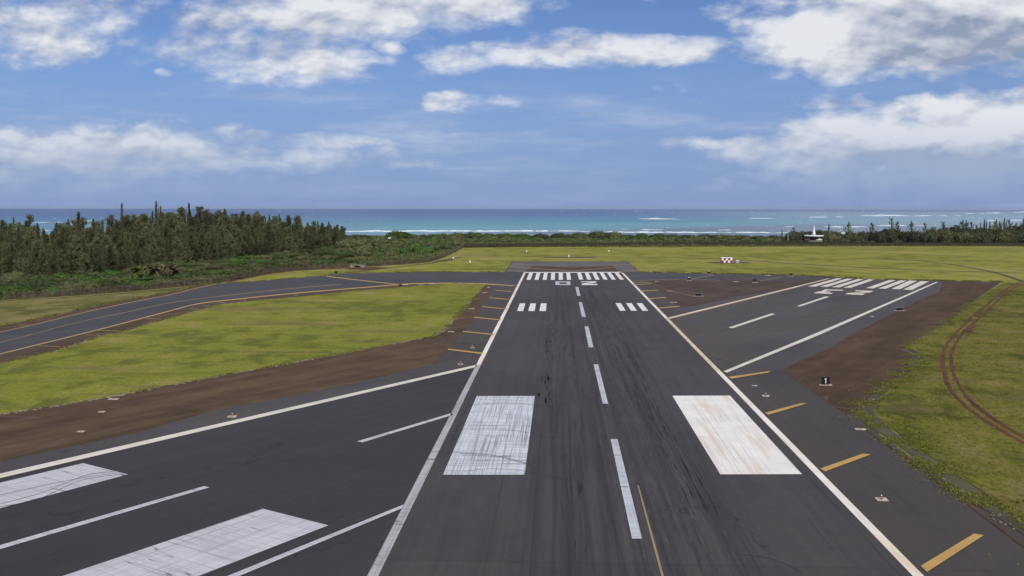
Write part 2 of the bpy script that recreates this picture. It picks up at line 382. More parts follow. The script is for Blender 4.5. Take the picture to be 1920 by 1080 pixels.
def paint(name, c, wear=.35, ang=0.0, cross=False, warm=None, base=(.05, .05, .056)):
    m, t, b = mat_new(name); P = t.node('ShaderNodeNewGeometry').outputs['Position']
    v = t.mapv(P, (1, 1, 1), ang)
    s = t.noise(t.mapv(v, (3.8, .045, 1)), 1.0, 5, .68); n = t.noise(P, 2.5, 5, .7); g = t.noise(P, .2, 4, .6)
    w = t.m('MULTIPLY', t.mr(s, .47, .70), wear)
    if cross:
        s2 = t.noise(t.mapv(v, (.06, 3.0, 1), .045), 1.0, 4, .68); s3 = t.noise(t.mapv(v, (7.5, .05, 1)), 1.0, 4, .72)
        w = t.m('MAXIMUM', w, t.m('MULTIPLY', t.mr(s2, .48, .70), wear*.95)); w = t.m('MAXIMUM', w, t.m('MULTIPLY', t.mr(s3, .5, .66), wear))
        wv = t.noise(t.mapv(v, (.03, .55, 1), .12), 1.0, 2, .4)
        w = t.m('MAXIMUM', w, t.m('MULTIPLY', t.mr(t.m('ABSOLUTE', t.m('SUBTRACT', wv, .52)), .008, .001), .75))
    w = t.m('ADD', w, t.m('MULTIPLY', t.mr(n, .60, .74), wear*.5)); w = t.m('MINIMUM', w, 1.0)
    col = t.mix(t.mr(g, .35, .65), tuple(q*.88 for q in c), c)
    if warm: col = t.mix(t.mr(t.noise(t.mapv(v, (.9, .05, 1)), 1.0, 4, .6), .5, .66), col, warm)
    setp(t, b, t.mix(w, col, base), .75, .3); return m
M_WH = paint('white_paint', (.70, .69, .66), .22)
M_WG = paint('worn_white_paint', (.50, .51, .55), .45, 0, True)
M_WGA = paint('scratched_white_paint', (.60, .61, .65), .75, 0, True)
M_WA = paint('aiming_white_paint', (.74, .71, .66), .55, 0, False, (.64, .56, .47), (.40, .35, .30))
M_WX = paint('crossing_white_paint', (.52, .52, .54), .42, -RW23, True)
M_WXW = paint('crossing_cream_paint', (.64, .59, .50), .28, -RW23)
M_WXP = paint('crossing_pale_paint', (.66, .60, .52), .35, -RW23, False, (.54, .43, .34), (.12, .10, .09))
M_CR = paint('cream_edge_paint', (.74, .69, .60), .20, 0, False, (.62, .50, .36))
M_CRG = paint('grey_edge_paint', (.42, .41, .41), .50, 0, True)
M_YX = paint('orange_cream_paint', (.60, .47, .30), .25, -RW23, False, (.64, .56, .43))
M_YL = paint('yellow_paint', (.46, .29, .085), .25, RW23)
M_YT = paint('taxi_yellow_paint', (.50, .31, .085), .30, -RW23)
M_YTF = paint('faded_taxi_paint', (.38, .26, .10), .45, -RW23)
M_YF = paint('faded_yellow_paint', (.30, .21, .11), .5, 0)
M_CONC = simple('concrete', (.46, .38, .30), .9, .15, .2, 4)
M_CONCG = simple('grey_concrete', (.20, .18, .155), .9, .15, .3, .8)
M_BLK = simple('black_paint', (.009, .010, .012), .45, .4, .2, 2)
M_WHT = simple('white_enamel', (.78, .77, .74), .5, .4, .06, 2)
M_RDP = simple('red_enamel', (.26, .018, .028), .5, .4, .12, 2)
M_GRY = simple('grey_blue_metal', (.30, .36, .38), .45, .4, .1, 2)
M_DKM = simple('dark_metal', (.035, .030, .028), .55, .4, .2, 5)
M_GLS = simple('dark_glass', (.015, .018, .022), .12, .6, .1, 2)
M_LENS = simple('amber_lens', (.55, .38, .12), .2, .6, .1, 2)
M_ORG = simple('orange_paint', (.55, .10, .05), .5, .3, .1, 2)
M_RUB = simple('tyre_rubber', (.02, .02, .02), .8, .2, .1, 9)
M_BARK = simple('bark', (.085, .065, .050), .95, .1, .35, 1.5)

def leafmat(name, c0, c1, c2, trans=.22, VAR=(.62, .70)):
    m, t, b = mat_new(name); geo = t.node('ShaderNodeNewGeometry'); oi = t.node('ShaderNodeObjectInfo')
    r = geo.outputs['Random Per Island']
    n = t.noise(geo.outputs['Position'], .22, 4, .6)
    col = t.mix(r, c0, c1)
    col = t.mix(t.m('MULTIPLY', t.mr(n, .42, .66), .75), col, c2)
    k = t.m('MULTIPLY_ADD', oi.outputs['Random'], VAR[0], VAR[1])
    hs = t.node('ShaderNodeHueSaturation'); t.put(hs.inputs['Hue'], t.m('MULTIPLY_ADD', oi.outputs['Random'], .030, .486)); t.put(hs.inputs['Value'], k); t.put(hs.inputs['Color'], col)
    setp(t, b, hs.outputs[0], .75, .15)
    tr = t.node('ShaderNodeBsdfTranslucent'); t.l.new(hs.outputs[0], tr.inputs[0])
    ms = t.node('ShaderNodeMixShader'); ms.inputs[0].default_value = trans
    t.l.new(b.outputs[0], ms.inputs[1]); t.l.new(tr.outputs[0], ms.inputs[2])
    out = [q for q in t.n if q.type == 'OUTPUT_MATERIAL'][0]; t.l.new(ms.outputs[0], out.inputs[0]); return m
M_IRON = leafmat('ironwood_needles', (.040, .054, .020), (.158, .168, .074), (.140, .124, .060), .18, (.85, .55))
M_BUSH = leafmat('bush_leaves', (.032, .050, .016), (.096, .118, .040), (.080, .090, .035))
M_BUSHB = leafmat('bright_bush_leaves', (.036, .076, .014), (.085, .145, .030), (.085, .125, .030))
M_BUSHD = leafmat('olive_bush_leaves', (.055, .066, .026), (.135, .145, .056), (.120, .112, .052))
M_BUSHK = leafmat('dark_shore_leaves', (.026, .034, .017), (.075, .086, .040), (.062, .066, .034))
M_COVER = leafmat('cover_leaves', (.055, .078, .020), (.135, .155, .042), (.150, .140, .058))
M_PALM = leafmat('palm_fronds', (.045, .070, .016), (.125, .145, .035), (.09, .10, .03), .15)
M_PALMB = leafmat('dry_palm_fronds', (.075, .075, .035), (.19, .16, .080), (.16, .12, .07), .3, (.4, .8))
M_TUFT = leafmat('grass_blades', (.085, .095, .018), (.26, .25, .045), (.23, .19, .06), .4)

# ------------------------------------------------------------------ ground, sea
def axis(a, b, st): n = max(2, int(round((b-a)/st))+1); return list(np.linspace(a, b, n))
ys = axis(-160, 760, 115)[:-1]+axis(760, 1480, 15)+[1540, 1700]; xs = axis(-1500, 1600, 31)
V = [(x, y, ground_z(x, y) if y > 780 else 0.0) for y in ys for x in xs]
nx = len(xs); Q = [(j*nx+i, j*nx+i+1, (j+1)*nx+i+1, (j+1)*nx+i) for j in range(len(ys)-1) for i in range(nx-1)]
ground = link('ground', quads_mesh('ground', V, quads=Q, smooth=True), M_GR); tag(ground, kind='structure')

def sea_mat():
    m, t, b = mat_new('sea_water'); P = t.node('ShaderNodeNewGeometry').outputs['Position']
    x, y, z = t.xyz(P)[:]
    # distance from the shore, reef shelf wider toward the right
    warp = t.m('MULTIPLY', t.m('SUBTRACT', t.noise(t.mapv(P, (.00055, .0004, 1)), 1.0, 4, .6), .5), 900)
    dd = t.m('ADD', y, t.m('MULTIPLY', x, -.9)); dd = t.m('ADD', dd, warp)
    v = t.m('DIVIDE', 1500.0, t.m('MAXIMUM', dd, 900.0))      # 1 at the beach, 0 far out
    cr = t.node('ShaderNodeValToRGB'); t.l.new(v, cr.inputs[0]); e = cr.color_ramp.elements
    e[0].position = 0.0; e[0].color = (.055, .095, .240, 1); e[1].position = 1.0; e[1].color = (.150, .200, .250, 1)
    for p, c in ((.22, (.050, .105, .250)), (.34, (.060, .160, .300)), (.48, (.082, .220, .300)), (.70, (.120, .295, .345)), (.86, (.150, .290, .335)), (.93, (.150, .190, .250))):
        q = e.new(p); q.color = c+(1,)
    n = t.noise(t.mapv(P, (.0025, .010, 1)), 1.0, 6, .65); n2 = t.noise(t.mapv(P, (.02, .09, 1)), 1.0, 4, .7)
    col = t.mix(t.m('MULTIPLY', t.mr(n, .40, .62), .32), cr.outputs[0], (.040, .085, .150))
    col = t.mix(t.m('MULTIPLY', t.mr(n2, .5, .75), .25), col, (.16, .26, .34))
    rx = t.m('MULTIPLY', t.mr(x, 150, 1500), t.mr(v, .06, .30)); col = t.mix(t.m('MULTIPLY', rx, .55), col, (.26, .35, .43))
    hgt = t.noise(t.mapv(P, (.05, .16, 1)), 1.0, 5, .7)
    setp(t, b, col, .38, .16, bump(t, hgt, .5, 1.5)); return m
M_SEA = sea_mat()
RE = 13.9e6
SEAZ = -10.0
ysea = list(np.geomspace(1290, 52000, 90)); us = np.linspace(-1.5, 1.5, 61)
V = [(u*y, y, SEAZ-((u*y)**2+y*y)/(2*RE)) for y in ysea for u in us]; nx = len(us)
Q = [(j*nx+i, j*nx+i+1, (j+1)*nx+i+1, (j+1)*nx+i) for j in range(len(ysea)-1) for i in range(nx-1)]
tag(link('sea', quads_mesh('sea', V, quads=Q, smooth=True), M_SEA), kind='structure')

def seap(px, py):                                   # pixel -> sea surface
    d = ray(px, py); z = SEAZ
    for _ in range(4):
        t = (z-CZ)/d.z; z = SEAZ-((d.x*t)**2+t*t)/(2*RE)
    return CX+d.x*t, t, z
def build_surf():
    rr = random.Random(3); vs = []; fs = []
    def roll(x0, x1, y0, y1, hpx, dens=1.0, ws=18):
        n = max(6, int(abs(x1-x0)/2.0)); prev = None
        for i in range(n+1):
            f = i/n; px = x0+(x1-x0)*f; py = y0+(y1-y0)*f+.5*mnoise.noise(Vector((px*.03, y0, 1)))
            X, Y, Z = seap(px, py)
            e = min(1, 6*f, 6*(1-f))**.6
            q = .45+.75*abs(mnoise.noise(Vector((px*.045, y0*3, 2))))*1.6+.3*mnoise.noise(Vector((px*.3, y0, 4)))
            if dens < 1 and mnoise.noise(Vector((px*.05, y0*1.7, 8))) < (1-dens)*.8-.35: q *= .12
            h = max(.02, hpx*Y/F*e*q); w = ws*(.4+q)*e+.3
            o = len(vs); vs.extend([(X, Y-w, Z+.02), (X, Y-w*.25, Z+h*.85), (X, Y+w*.1, Z+h), (X, Y+w*.5, Z+.02)])
            if i:
                for k in range(3): fs.append((o-4+k, o+k, o+k+1, o-4+k+1))
    for a in [(636,870,433.2,433.4,1.3,.8,24),(560,1000,433.8,433.6,.7,.6,28),(940,1090,433.2,433.2,1.5,.85,24),(1080,1500,434.2,436.6,1.3,.7,20),(1150,1330,435.2,436.2,1.2,.8,26),
              (740,960,432.4,432.6,1.0,.7,20),(1165,1180,429.5,429.6,.5,1,9),(1198,1245,430.6,430.8,.8,1,14),(1345,1372,431,431,.6,1,10),(1197,1278,410.2,411.2,1.0,1,40),(1215,1240,409.8,410,1.1,1,30),
              (1403,1450,409.6,409.4,1.0,1,30),(1515,1552,407.4,407,1.2,1,40),(1566,1580,407,407,.9,1,30),(1612,1708,404.8,404.6,1.5,1,60),(1710,1750,404.8,404.6,.9,1,40),(1758,1774,404,404,.9,1,40),
              (1788,1800,404.3,404.3,1.0,1,40),(1644,1656,402,402,.8,1,40),(1813,1822,400.8,400.7,1.0,1,60),(1836,1842,400.4,400.3,.8,1,60),(1848,1874,399.8,399.6,1.0,1,60),(1900,2000,398.4,398,1.2,1,80),
              (1850,1876,414,414,.9,1,22),(1885,1990,413.4,412,1.0,.8,22),(1470,1490,425,425,.8,1,14),(1545,1582,425.6,425.5,1.4,1,14),(1588,1626,425.6,425.5,1.4,1,14),(1640,1700,423.5,423,1.2,.8,16),(1715,1740,422.5,422.5,1.0,1,14),
              (62,92,417,417,.9,1,24),(92,116,417.2,417,.9,1,24),(158,190,414.5,414.2,.9,1,24),(78,92,432.6,432.6,1.6,1,14),(42,53,427.2,427.8,1.4,1,12),(0,40,430,430,1.2,.8,16),(120,300,433,433,1.2,.8,18),
              (52,56,404.4,404.4,.7,1,30),(380,636,433.4,433.4,1.4,.9,20),(1500,1620,436.8,437.4,1.5,1,20),(1620,1950,437.4,438.5,1.4,.9,20),(-200,0,431,431,1.3,.8,18)]: roll(*a)
    for i in range(330):                            # whitecaps
        px = rr.uniform(-60, 1980); py = 394+40*rr.random()**1.5
        if rr.random() < .45: px = rr.uniform(1000, 1980)
        L = rr.uniform(1.0, 4.0); roll(px, px+L, py, py, rr.uniform(.22, .6), 1, rr.uniform(3, 10))
    me = bpy.data.meshes.new('surf'); me.from_pydata(vs, [], fs); me.update()
    for p in me.polygons: p.use_smooth = True
    m, t, b = mat_new('sea_foam'); P = t.node('ShaderNodeNewGeometry').outputs['Position']
    setp(t, b, t.mix(t.mr(t.noise(t.mapv(P, (.05, .2, 1)), 1, 4, .7), .35, .65), (.50, .58, .62), (.84, .86, .86)), .9, .1)
    tag(link('surf', me, m), 'white breaking surf lines and whitecaps on the reef', 'surf', kind='stuff')
build_surf()

# ------------------------------------------------------------------ pavement sheets
def wline(px0, px1, v): pass
FARE = [(0,611),(42,604),(117,588),(167,576),(233,563),(320,547.5),(370,536),(410,532),(487,527),(570,520),(640,514),(705,511.2),(830,510),(946,510.2),(960.5,490.3),(1175.5,490.3),(1201,510),(1240,511),(1320,512.7),(1480,516),(1540,519),(1655,524),(1765,526.5),(1877,528.5)]
RBND = [(1833,560),(1797,590),(1750,620),(1713,643),(1693,656),(1725,667),(1707,680),(1690,702),(1675,718),(1640,738),(1622,757),(1618,776),(1640,806),(1690,842),(1767,899),(1840,952),(1920,1006),(2040,1086)]
base = [(-330, -150), (-330, G(-300, 690)[1])]
base = [G(-300, 700)]+PX(FARE)+PX(RBND)+[(75, 60), (80, -150), (-330, -150), (-330, 60)]
runway_shoulder = sheet('apron', [ragged(base, 1.5, .35)], .02, M_SH, kind='structure')
# brown sealed areas
ISL_TOP = [(-300,745),(-120,711),(0,682),(58,669),(100,660),(150,644),(183,632),(250,617),(283,606),(320,597),(370,583),(413,571),(470,565),(580,555),(655,547),(730,541),(792,535.5),(855,532),(911,534)]
ISL_BOT = [(891,557),(871,577),(851,600),(832,620),(813,631),(729,647),(640,664),(444,700),(356,716),(213,744),(100,763),(0,778),(-120,801),(-300,833)]
brl = [(926,536),(887,604),(847,649),(813,684.5),(640,725),(400,771),(253,813),(0,866),(-300,931),(-300,700),(-150,703),(0,668),(100,645),(320,585),(440,564),(640,545),(757,535.3),(860,533),(905,534)]
sheet('sealed_soil', [ragged(PX(brl), 2.0, .25, 3)], .04, M_BRL, kind='structure')
tx_far = [(-300,667),(0,611.5),(117,588.5),(233,563.5),(320,548),(370,536.5),(380,535.5),(320,552.5),(250,566.5),(167,584),(67,608.5),(0,623),(-300,680)]
sheet('taxiway_shoulder', [PX(tx_far)], .035, M_BRL, kind='structure')
brr = [(1464,694),(1520,729),(1552,755),(1587,779),(1606,771),(1637,738),(1675,716),(1690,700),(1706,680),(1718,668),(1690,657),(1711,643),(1748,620),(1795,590),(1831,560),(1872,530),(1765,527.5),(1762,545),(1740,556),(1690,580),(1592,630),(1564,649)]
sheet('sealed_soil', [ragged(PX(brr), 2.0, .3, 6)], .04, M_BRR, kind='structure')
brm = [(1211,526.3),(1289,524.3),(1352,526),(1320,519),(1345,513.8),(1480,517),(1540,520),(1530,527),(1480,541),(1399,553.5),(1336,566.5),(1292,576.3),(1274,577)]
brm = [(1211,526.3),(1289,524.3),(1352,526),(1480,527.5),(1538,523),(1525,528.5),(1480,541),(1399,553.5),(1336,566.5),(1292,576.3),(1274,577),(1240,548)]
sheet('sealed_soil', [ragged(PX(brm), 1.5, .25, 8)], .04, M_BRM, kind='structure')
sheet('sealed_soil', [ragged(PX([(1355,513.6),(1480,516.2),(1560,520),(1545,524),(1480,527),(1352,525.6)]), 2, .6, 9)], .03, M_SHX, kind='structure')
sheet('overrun', [PX([(949,509.9),(962,490.8),(1174,490.8),(1198,509.9)])], .03, M_OVR, kind='structure')
sheet('sealed_soil', [PX([(997,498.6),(1150,498.6),(1160,509.6),(986,509.6)])], .045, M_BRM, kind='structure')
# gravel and earth along the right-hand verge
grv = [(1693,656),(1725,667),(1707,680),(1690,702),(1675,718),(1640,738),(1622,757),(1618,776),(1640,806),(1690,842),(1767,899),(1840,952),(1920,1006),(2040,1086)]
off = [(2030,1066),(1925,985),(1850,930),(1782,886),(1712,832),(1662,800),(1640,776),(1640,757),(1660,741),(1690,718),(1704,702),(1722,684),(1738,668),(1705,653)]
sheet('gravel_verge', [ragged(PX(grv+off), .8, .45, 12)], .06, M_GRAVEL, kind='structure')
sheet('gravel_verge', [ragged(PX([(1877,529),(1833,560.5),(1797,590.5),(1750,620.5),(1713,643.5),(1693,657),(1700,650),(1718,638),(1752,616),(1799,587),(1836,558),(1870,532)]), 1.5, .25, 13)], .06, M_GRAVEL, kind='structure')
def ribbon(pts, thick, w=None):                    # pts px, thickness in px (vertical) -> world polygon
    a = [G(x, y-thick(i)/2 if callable(thick) else y-thick/2) for i, (x, y) in enumerate(pts)]
    b = [G(x, y+thick(i)/2 if callable(thick) else y+thick/2) for i, (x, y) in enumerate(pts)]
    return a+b[::-1]
def strip(wpts, w, taper=False):                   # world polyline with metric width
    L, Rr = [], []
    for i, p in enumerate(wpts):
        p = Vector(p); d = (Vector(wpts[min(i+1, len(wpts)-1)])-Vector(wpts[max(i-1, 0)])).normalized(); n = Vector((-d.y, d.x))*w/2
        L.append(p+n); Rr.append(p-n)
    return [tuple(q) for q in L]+[tuple(q) for q in Rr[::-1]]
def smooth_px(pts, k=6):
    out = []
    for i in range(len(pts)-1):
        p0, p1, p2, p3 = [Vector(pts[min(max(j, 0), len(pts)-1)]) for j in (i-1, i, i+1, i+2)]
        for j in range(k):
            t = j/k; out.append(tuple(.5*((2*p1)+(p2-p0)*t+(2*p0-5*p1+4*p2-p3)*t*t+(3*p1-p0-3*p2+p3)*t**3)))
    out.append(tuple(pts[-1])); return out
sheet('earth_strip', [strip(ragged(PX([(1625,806),(1660,832),(1717,873),(1783,921),(1850,972),(1920,1024),(2030,1105)]), 1.0, .1, 2, False), .45)], .066, M_RED if 0 else M_BRR, kind='structure')

# grass over the base: island between the taxiway and the crossing runway
sheet('grass_island', [ragged(PX(ISL_TOP+ISL_BOT), .9, .55, 15)], .09, M_GRI, kind='structure')
# the verge to the right of the runways, and the dull strip along the left fence
ver = [(1880,531),(1836,559),(1800,588),(1754,618),(1719,640),(1702,652),(1738,668),(1722,684),(1704,702),(1690,718),(1660,741),(1640,757),(1640,776),(1662,800),(1712,832),(1782,886),(1850,930),(1925,985),(2030,1066)]
sheet('verge_grass', [ragged(PX(ver), .7, .5, 17, False)+[(150, 40), (420, 60), (420, G(1900, 540)[1]), G(1935, 533)]], .075, M_GRR, kind='structure')
dul = [(-300,664),(-120,634),(0,610),(42,603),(117,587),(167,575),(233,562),(320,546.5),(370,535.5),(408,533),(320,541),(217,551),(117,558.5),(0,567),(-150,590),(-300,612)]
sheet('dull_grass', [ragged(PX(dul), 1.5, .6, 19)], .012, M_GRD, kind='structure')
sheet('service_track', [strip(PX(smooth_px([(-300,608),(-100,583),(0,565.5),(117,558),(217,551),(320,541.5),(380,535.5)])), 2.6)], .03, M_PATH, kind='structure')
sheet('earth_strip', [ragged(PX([(425,530),(437,524),(470,516),(510,509.8),(560,505.5),(640,502.5),(668,502),(640,504),(560,507.5),(515,512.5),(480,519),(445,526)]), 2, .5, 4)], .03, M_RED, kind='structure')
sheet('earth_strip', [ragged(PX([(640,503),(700,501),(730,502),(700,506),(655,505.5)]), 2, .8, 4), ragged(PX([(1841,581),(1869,579),(1901,583),(1890,588),(1870,585)]), .7, .5, 4), ragged(PX([(1822,610),(1845,609),(1858,615),(1840,618),(1828,627),(1812,624)]), .7, .5, 4)], .1, M_RED, kind='structure')
ruts = [[(1915,527),(1890,541),(1865,560),(1850,573),(1820,597),(1800,617),(1782,637),(1770,657),(1767,682),(1773,710),(1785,735),(1805,757),(1833,780),(1867,802),(1917,830),(2000,874)],
        [(1919,529),(1898,542),(1875,560),(1837,597),(1808,622),(1792,645),(1784,667),(1785,690),(1793,713),(1808,738),(1830,762),(1858,783),(1892,805),(1925,824),(2010,866)]]
for i, r_ in enumerate(ruts):
    w = strip(PX(smooth_px(r_, 8)), .72)
    sheet('wheel_rut', [ragged(w, .5, .22, 20+i)], .105, M_RED, kind='structure')
sheet('field_track', [strip(PX(smooth_px(q, 5)), w) for q, w in (([(860,479.5),(960,480),(1110,481.6),(1310,484),(1435,491),(1550,498),(1665,504),(1800,508.5),(1930,512.5)], 3.2),
    ([(1640,483),(1691,487),(1742,491),(1803,499),(1869,512),(1919,528)], 2.2), ([(1660,486.5),(1700,488),(1800,489.2),(1850,489)], 3.0), ([(620,515),(680,508),(740,501),(805,494),(822,489.5),(840,486.5),(866,482.5)], 2.4), ([(1640,465.5),(1760,466),(1920,467)], 2.5))], .03, M_PATH, kind='structure')
sheet('earth_strip', [strip(PX(smooth_px(q, 5)), .9) for q in ([(861,473),(862,477),(864,481),(868,482)], [(866,471.5),(867,476),(870,481),(873,482)])], .035, M_PINK, kind='structure')
sheet('service_track', [ragged(PX([(820,491),(838,487),(850,485.5),(858,484),(850,487.5),(836,490.5)]), 2, .8), ragged(PX([(1018,482),(1117,482),(1115,483.4),(1022,483.4)]), 2, .5), ragged(PX([(1322,492),(1345,491),(1400,491.5),(1408,493),(1380,494.3),(1340,494)]), 2, .5)], .036, M_PATH, kind='structure')

# taxiway
txl = [(-300,680),(0,623),(67,608.5),(167,584),(250,566.5),(320,552.5),(370,540),(410,532.4),(487,527.4),(570,520.5),(640,514.6),(705,511.8),(830,510.6),(985,511),(962,536),(890,532.6),(807,532.2),(757,533.6),(732,535.7),(640,543.2),(537,552.2),(437,562.5),(370,570.8),(320,583.6),(183,620),(18,661),(-120,699),(-300,748)]
taxiway = sheet('taxiway', [PX(txl)], .055, M_TX, kind='structure')
sheet('taxiway', [PX([(1168,511.6),(1201,510.6),(1320,513.2),(1338,513.8),(1360,526),(1289,523.8),(1211,526),(1186,530)])], .055, M_TX, kind='structure')
def taxline(pts, thick, mat=M_YT, parent=taxiway, name='taxiway_line', z=.075): return sheet(name, [ribbon(smooth_px(pts, 5), thick)], z, mat, parent)
near = [(-300,753),(0,664.8),(18,660),(183,619),(320,583),(370,570.3),(437,562),(537,551.7),(640,542.7),(732,535.2),(757,533.1),(807,531.5),(890,531.9),(962,536)]
taxline(near, 1.5)
taxline([(-300,713),(0,642.6),(133,608),(233,586.5),(320,568),(420,555),(487,547.5),(560,540),(640,533.5)], .75, M_YF)
taxline([(-300,681),(0,622.8),(67,608.5),(167,584),(250,566.5),(320,552.7),(367,541),(410,532)], .95, M_YTF)
taxline([(612,518),(660,524),(745,533.5)], 1.15)
for a, b in (((72,649),(113,650.5)),((183,620),(220,621)),((270,596.8),(303,598.7)),((356,579),(373,580)),((379,573),(393,574)),((408,567),(422,568)),((450,562.2),(462,563)),((549,553),(560,554)),((36,609.8),(58,610.6))):
    taxline([a, b], .85, M_YF, taxiway, 'shoulder_tick')
# dashed holding-position lines to the right of the threshold
for (a, b, n) in (((1295,523.4),(1339,515.6),12), ((1425,527),(1467,520),14)):
    for i in range(n):
        f = i/n; g = (i+.62)/n
        p, q = [(a[0]+(b[0]-a[0])*u, a[1]+(b[1]-a[1])*u) for u in (f, g)]
        sheet('hold_line_dash', [ribbon([p, q], 1.3)], .08, M_YF, taxiway)
taxline([(1180,528),(1211,526),(1289,524),(1350,526.3)], .5, M_YF, taxiway)

# main runway ------------------------------------------------------------------------
def main_edge(side, y): return (986-.5215*(y-511)) if side < 0 else (1164.4+1.007*(y-510.5))
rw = sheet('runway', [[(-22.9, -150), (22.9, -150), G(1164.8, 510.3), G(986, 510.6)]], .07, M_RUN, kind='structure')
# crossing runway
xl = PX([(-300,962.6),(0,893),(895,685),(893,690),(760,949)])+[(-60, 60), (-330, 60)]
lo = Vector(G(432, 1080)); hi = Vector(G(757, 950)); dr = (lo-hi).normalized(); far = hi+dr*300
lo2 = Vector(G(0, 893)); d2 = (lo2-Vector(G(895, 685))).normalized(); far2 = Vector(G(895, 685))+d2*420
xr_left = [tuple(far2), G(895, 685), G(757, 950), tuple(far)]
crossing = sheet('crossing_runway', [xr_left, ], .06, M_X, kind='structure')
sheet('crossing_runway', [PX([(1253,597.5),(1480,541),(1556,522),(1650,525),(1758,528.5),(1700,554),(1519,630.5),(1358,698)])], .06, M_XR, kind='structure')
sheet('crossing_shoulder', [PX([(-300,931),(0,866),(253,813),(400,771),(640,725),(813,684.5),(850,676),(893,686),(0,893),(-300,962.6)])], .05, M_SHX, kind='structure')
sheet('crossing_shoulder', [PX([(1253,597),(1274,577),(1292,576.3),(1336,566.5),(1399,553.5),(1480,541),(1530,527),(1556,522),(1480,541.2),(1400,561.5)]), PX([(1358,697.6),(1519,630.5),(1700,554),(1757,529.5),(1765,530),(1762,546),(1740,556),(1690,580),(1592,630),(1564,649),(1464,694),(1440,699.5),(1372,710)])], .05, M_SHX, kind='structure')
sheet('crossing_shoulder', [[G(757, 951), tuple(far), (-150, -150), (-23.2, -150), ]], .045, M_X, kind='structure')

Z1 = .095
def mk(name, quad, mat, parent=rw, z=Z1): return sheet(name, [PX(quad)], z, mat, parent)
def mkw(name, poly, mat, parent=rw, z=Z1): return sheet(name, [poly], z, mat, parent)
# edge lines: cream far part and scuffed near part where the runways cross
ew = .92
ya = G(895, 685)[1]; yb = G(757, 950)[1]
far_y = G(986, 511)[1]
def eline(side, y0, y1, mat): x = side*22.86; mkw('edge_line', [(x, y0), (x-side*ew, y0), (x-side*ew, y1), (x, y1)], mat)
eline(-1, ya, far_y, M_CR); eline(-1, -150, ya, M_CRG)
yc = G(1253, 597)[1]; yd = G(1358, 698)[1]
eline(1, yc, far_y, M_CR); eline(1, yd, yc, M_YX); eline(1, -150, yd, M_CR)
mkw('threshold_bar', [G(986, 511.9), G(1165, 511.5), G(1164, 510.2), G(986, 510.5)], M_WH)
k = 17.418
T1 = [(390,510,295,430),(630,752,562,690),(870,990,828,957),(1110,1235,1092,1220),(1350,1480,1352,1487),(1597,1720,1622,1755)]
T2 = [(40,160,103,238),(285,408,370,503),(527,650,637,773),(770,890,905,1038),(1010,1130,1172,1303),(1255,1378,1437,1568)]
for o, T in ((970, T1), (1080, T2)):
    for j, (a, b, c, d) in enumerate(T):
        yt, yb_ = (512.0, 525.0) if o == 970 else (511.6, 524.6)
        mk('threshold_stripe', [(o+c/k, yb_), (o+d/k, yb_), (o+b/k, yt), (o+a/k, yt)], M_CR if (o == 1080 and j == 5) else M_WH)
# digit 0 (ring) and 2, painted for aircraft landing the other way
z0 = [(1245,487),(1725,487),(1742,607),(1237,607)]; zi = [(1370,518),(1605,518),(1612,573),(1368,573)]
z0 = [(970+a/k, 500+b/k) for a, b in z0]; zi = [(970+a/k, 500+b/k) for a, b in zi]
sheet('runway_digit', [PX([z0[i], z0[(i+1) % 4], zi[(i+1) % 4], zi[i]]) for i in range(4)], Z1, M_WG, rw)
two = [(158,488),(650,486),(668,522),(335,572),(700,566),(697,607),(190,607),(186,562),(530,514),(165,512)]
sheet('runway_digit', [PX([(1080+a/k, 500+b/k) for a, b in two])], Z1, M_WH, rw)
for a in ([(1079,538.5),(1084.3,538.5),(1088.5,555.2),(1082.4,555.2)], [(1085,567),(1090.9,567),(1098.5,595),(1091.4,595)], [(1096.2,612.6),(1103.3,612.6),(1112.6,652),(1103.6,652)],
          [(1113,684),(1121.5,684),(1140.4,758),(1130.2,758)], [(1144.8,824.4),(1157.8,824.4),(1204,1011.6),(1185,1011.6)]): mk('centreline_dash', a, M_WG)
c6 = lambda q: [(940+a/6.4, 560+b/6.4) for a, b in q]
for a, b, c, d in ((222,290,262,188), (350,415,400,322), (475,543,535,458)): mk('touchdown_bar', c6([(a,60),(b,60),(c,152),(d,152)]), M_WH)
for a, b, c, d in ((1368,1435,1493,1425), (1495,1562,1628,1557), (1622,1688,1763,1693)): mk('touchdown_bar', c6([(a,57),(b,57),(c,148),(d,148)]), M_WH)
mk('aiming_point_block', [(894,743.5),(1002.8,743.5),(983.9,891.5),(830.9,891.5)], M_WGA)
mk('aiming_point_block', [(1260.6,743),(1368.6,742.8),(1503.5,890.4),(1350.6,890.8)], M_WA)
mk('guide_line', [(1195,912),(1198,912),(1247,1090),(1242,1090)], M_YF)
# yellow shoulder bars
sh = [((927,534),(968,536),.8),((929,545),(960,547),1.0),((917.5,559),(957,562),1.1),((904,575.5),(950,580),1.3),((889,595.5),(939,600.5),1.6),((867.5,622),(925,628),1.9),((840,655.5),(904.5,663.5),2.6),
      ((1185,530),(1217,530),.6),((1188,534.4),(1221,532.3),.9),((1200,546.5),(1234,544.5),1.1),((1216,560.6),(1249,558.3),1.3),((1234,578.4),(1274.5,574.7),1.5)]
for a, b, w in sh: sheet('shoulder_bar', [ribbon([a, b], w)], Z1, M_YL, rw)
for q in ([(1366,707.5),(1444.5,696.5),(1441,699.3),(1371,711)], [(1434,775),(1502,757),(1513,757.6),(1440,779)], [(1538,880),(1618,851.8),(1633,853.3),(1546.7,885.5)], [(1726,1063),(1826.7,1002),(1844.4,1005.3),(1738,1074.5)]): mk('shoulder_bar', q, M_YL)
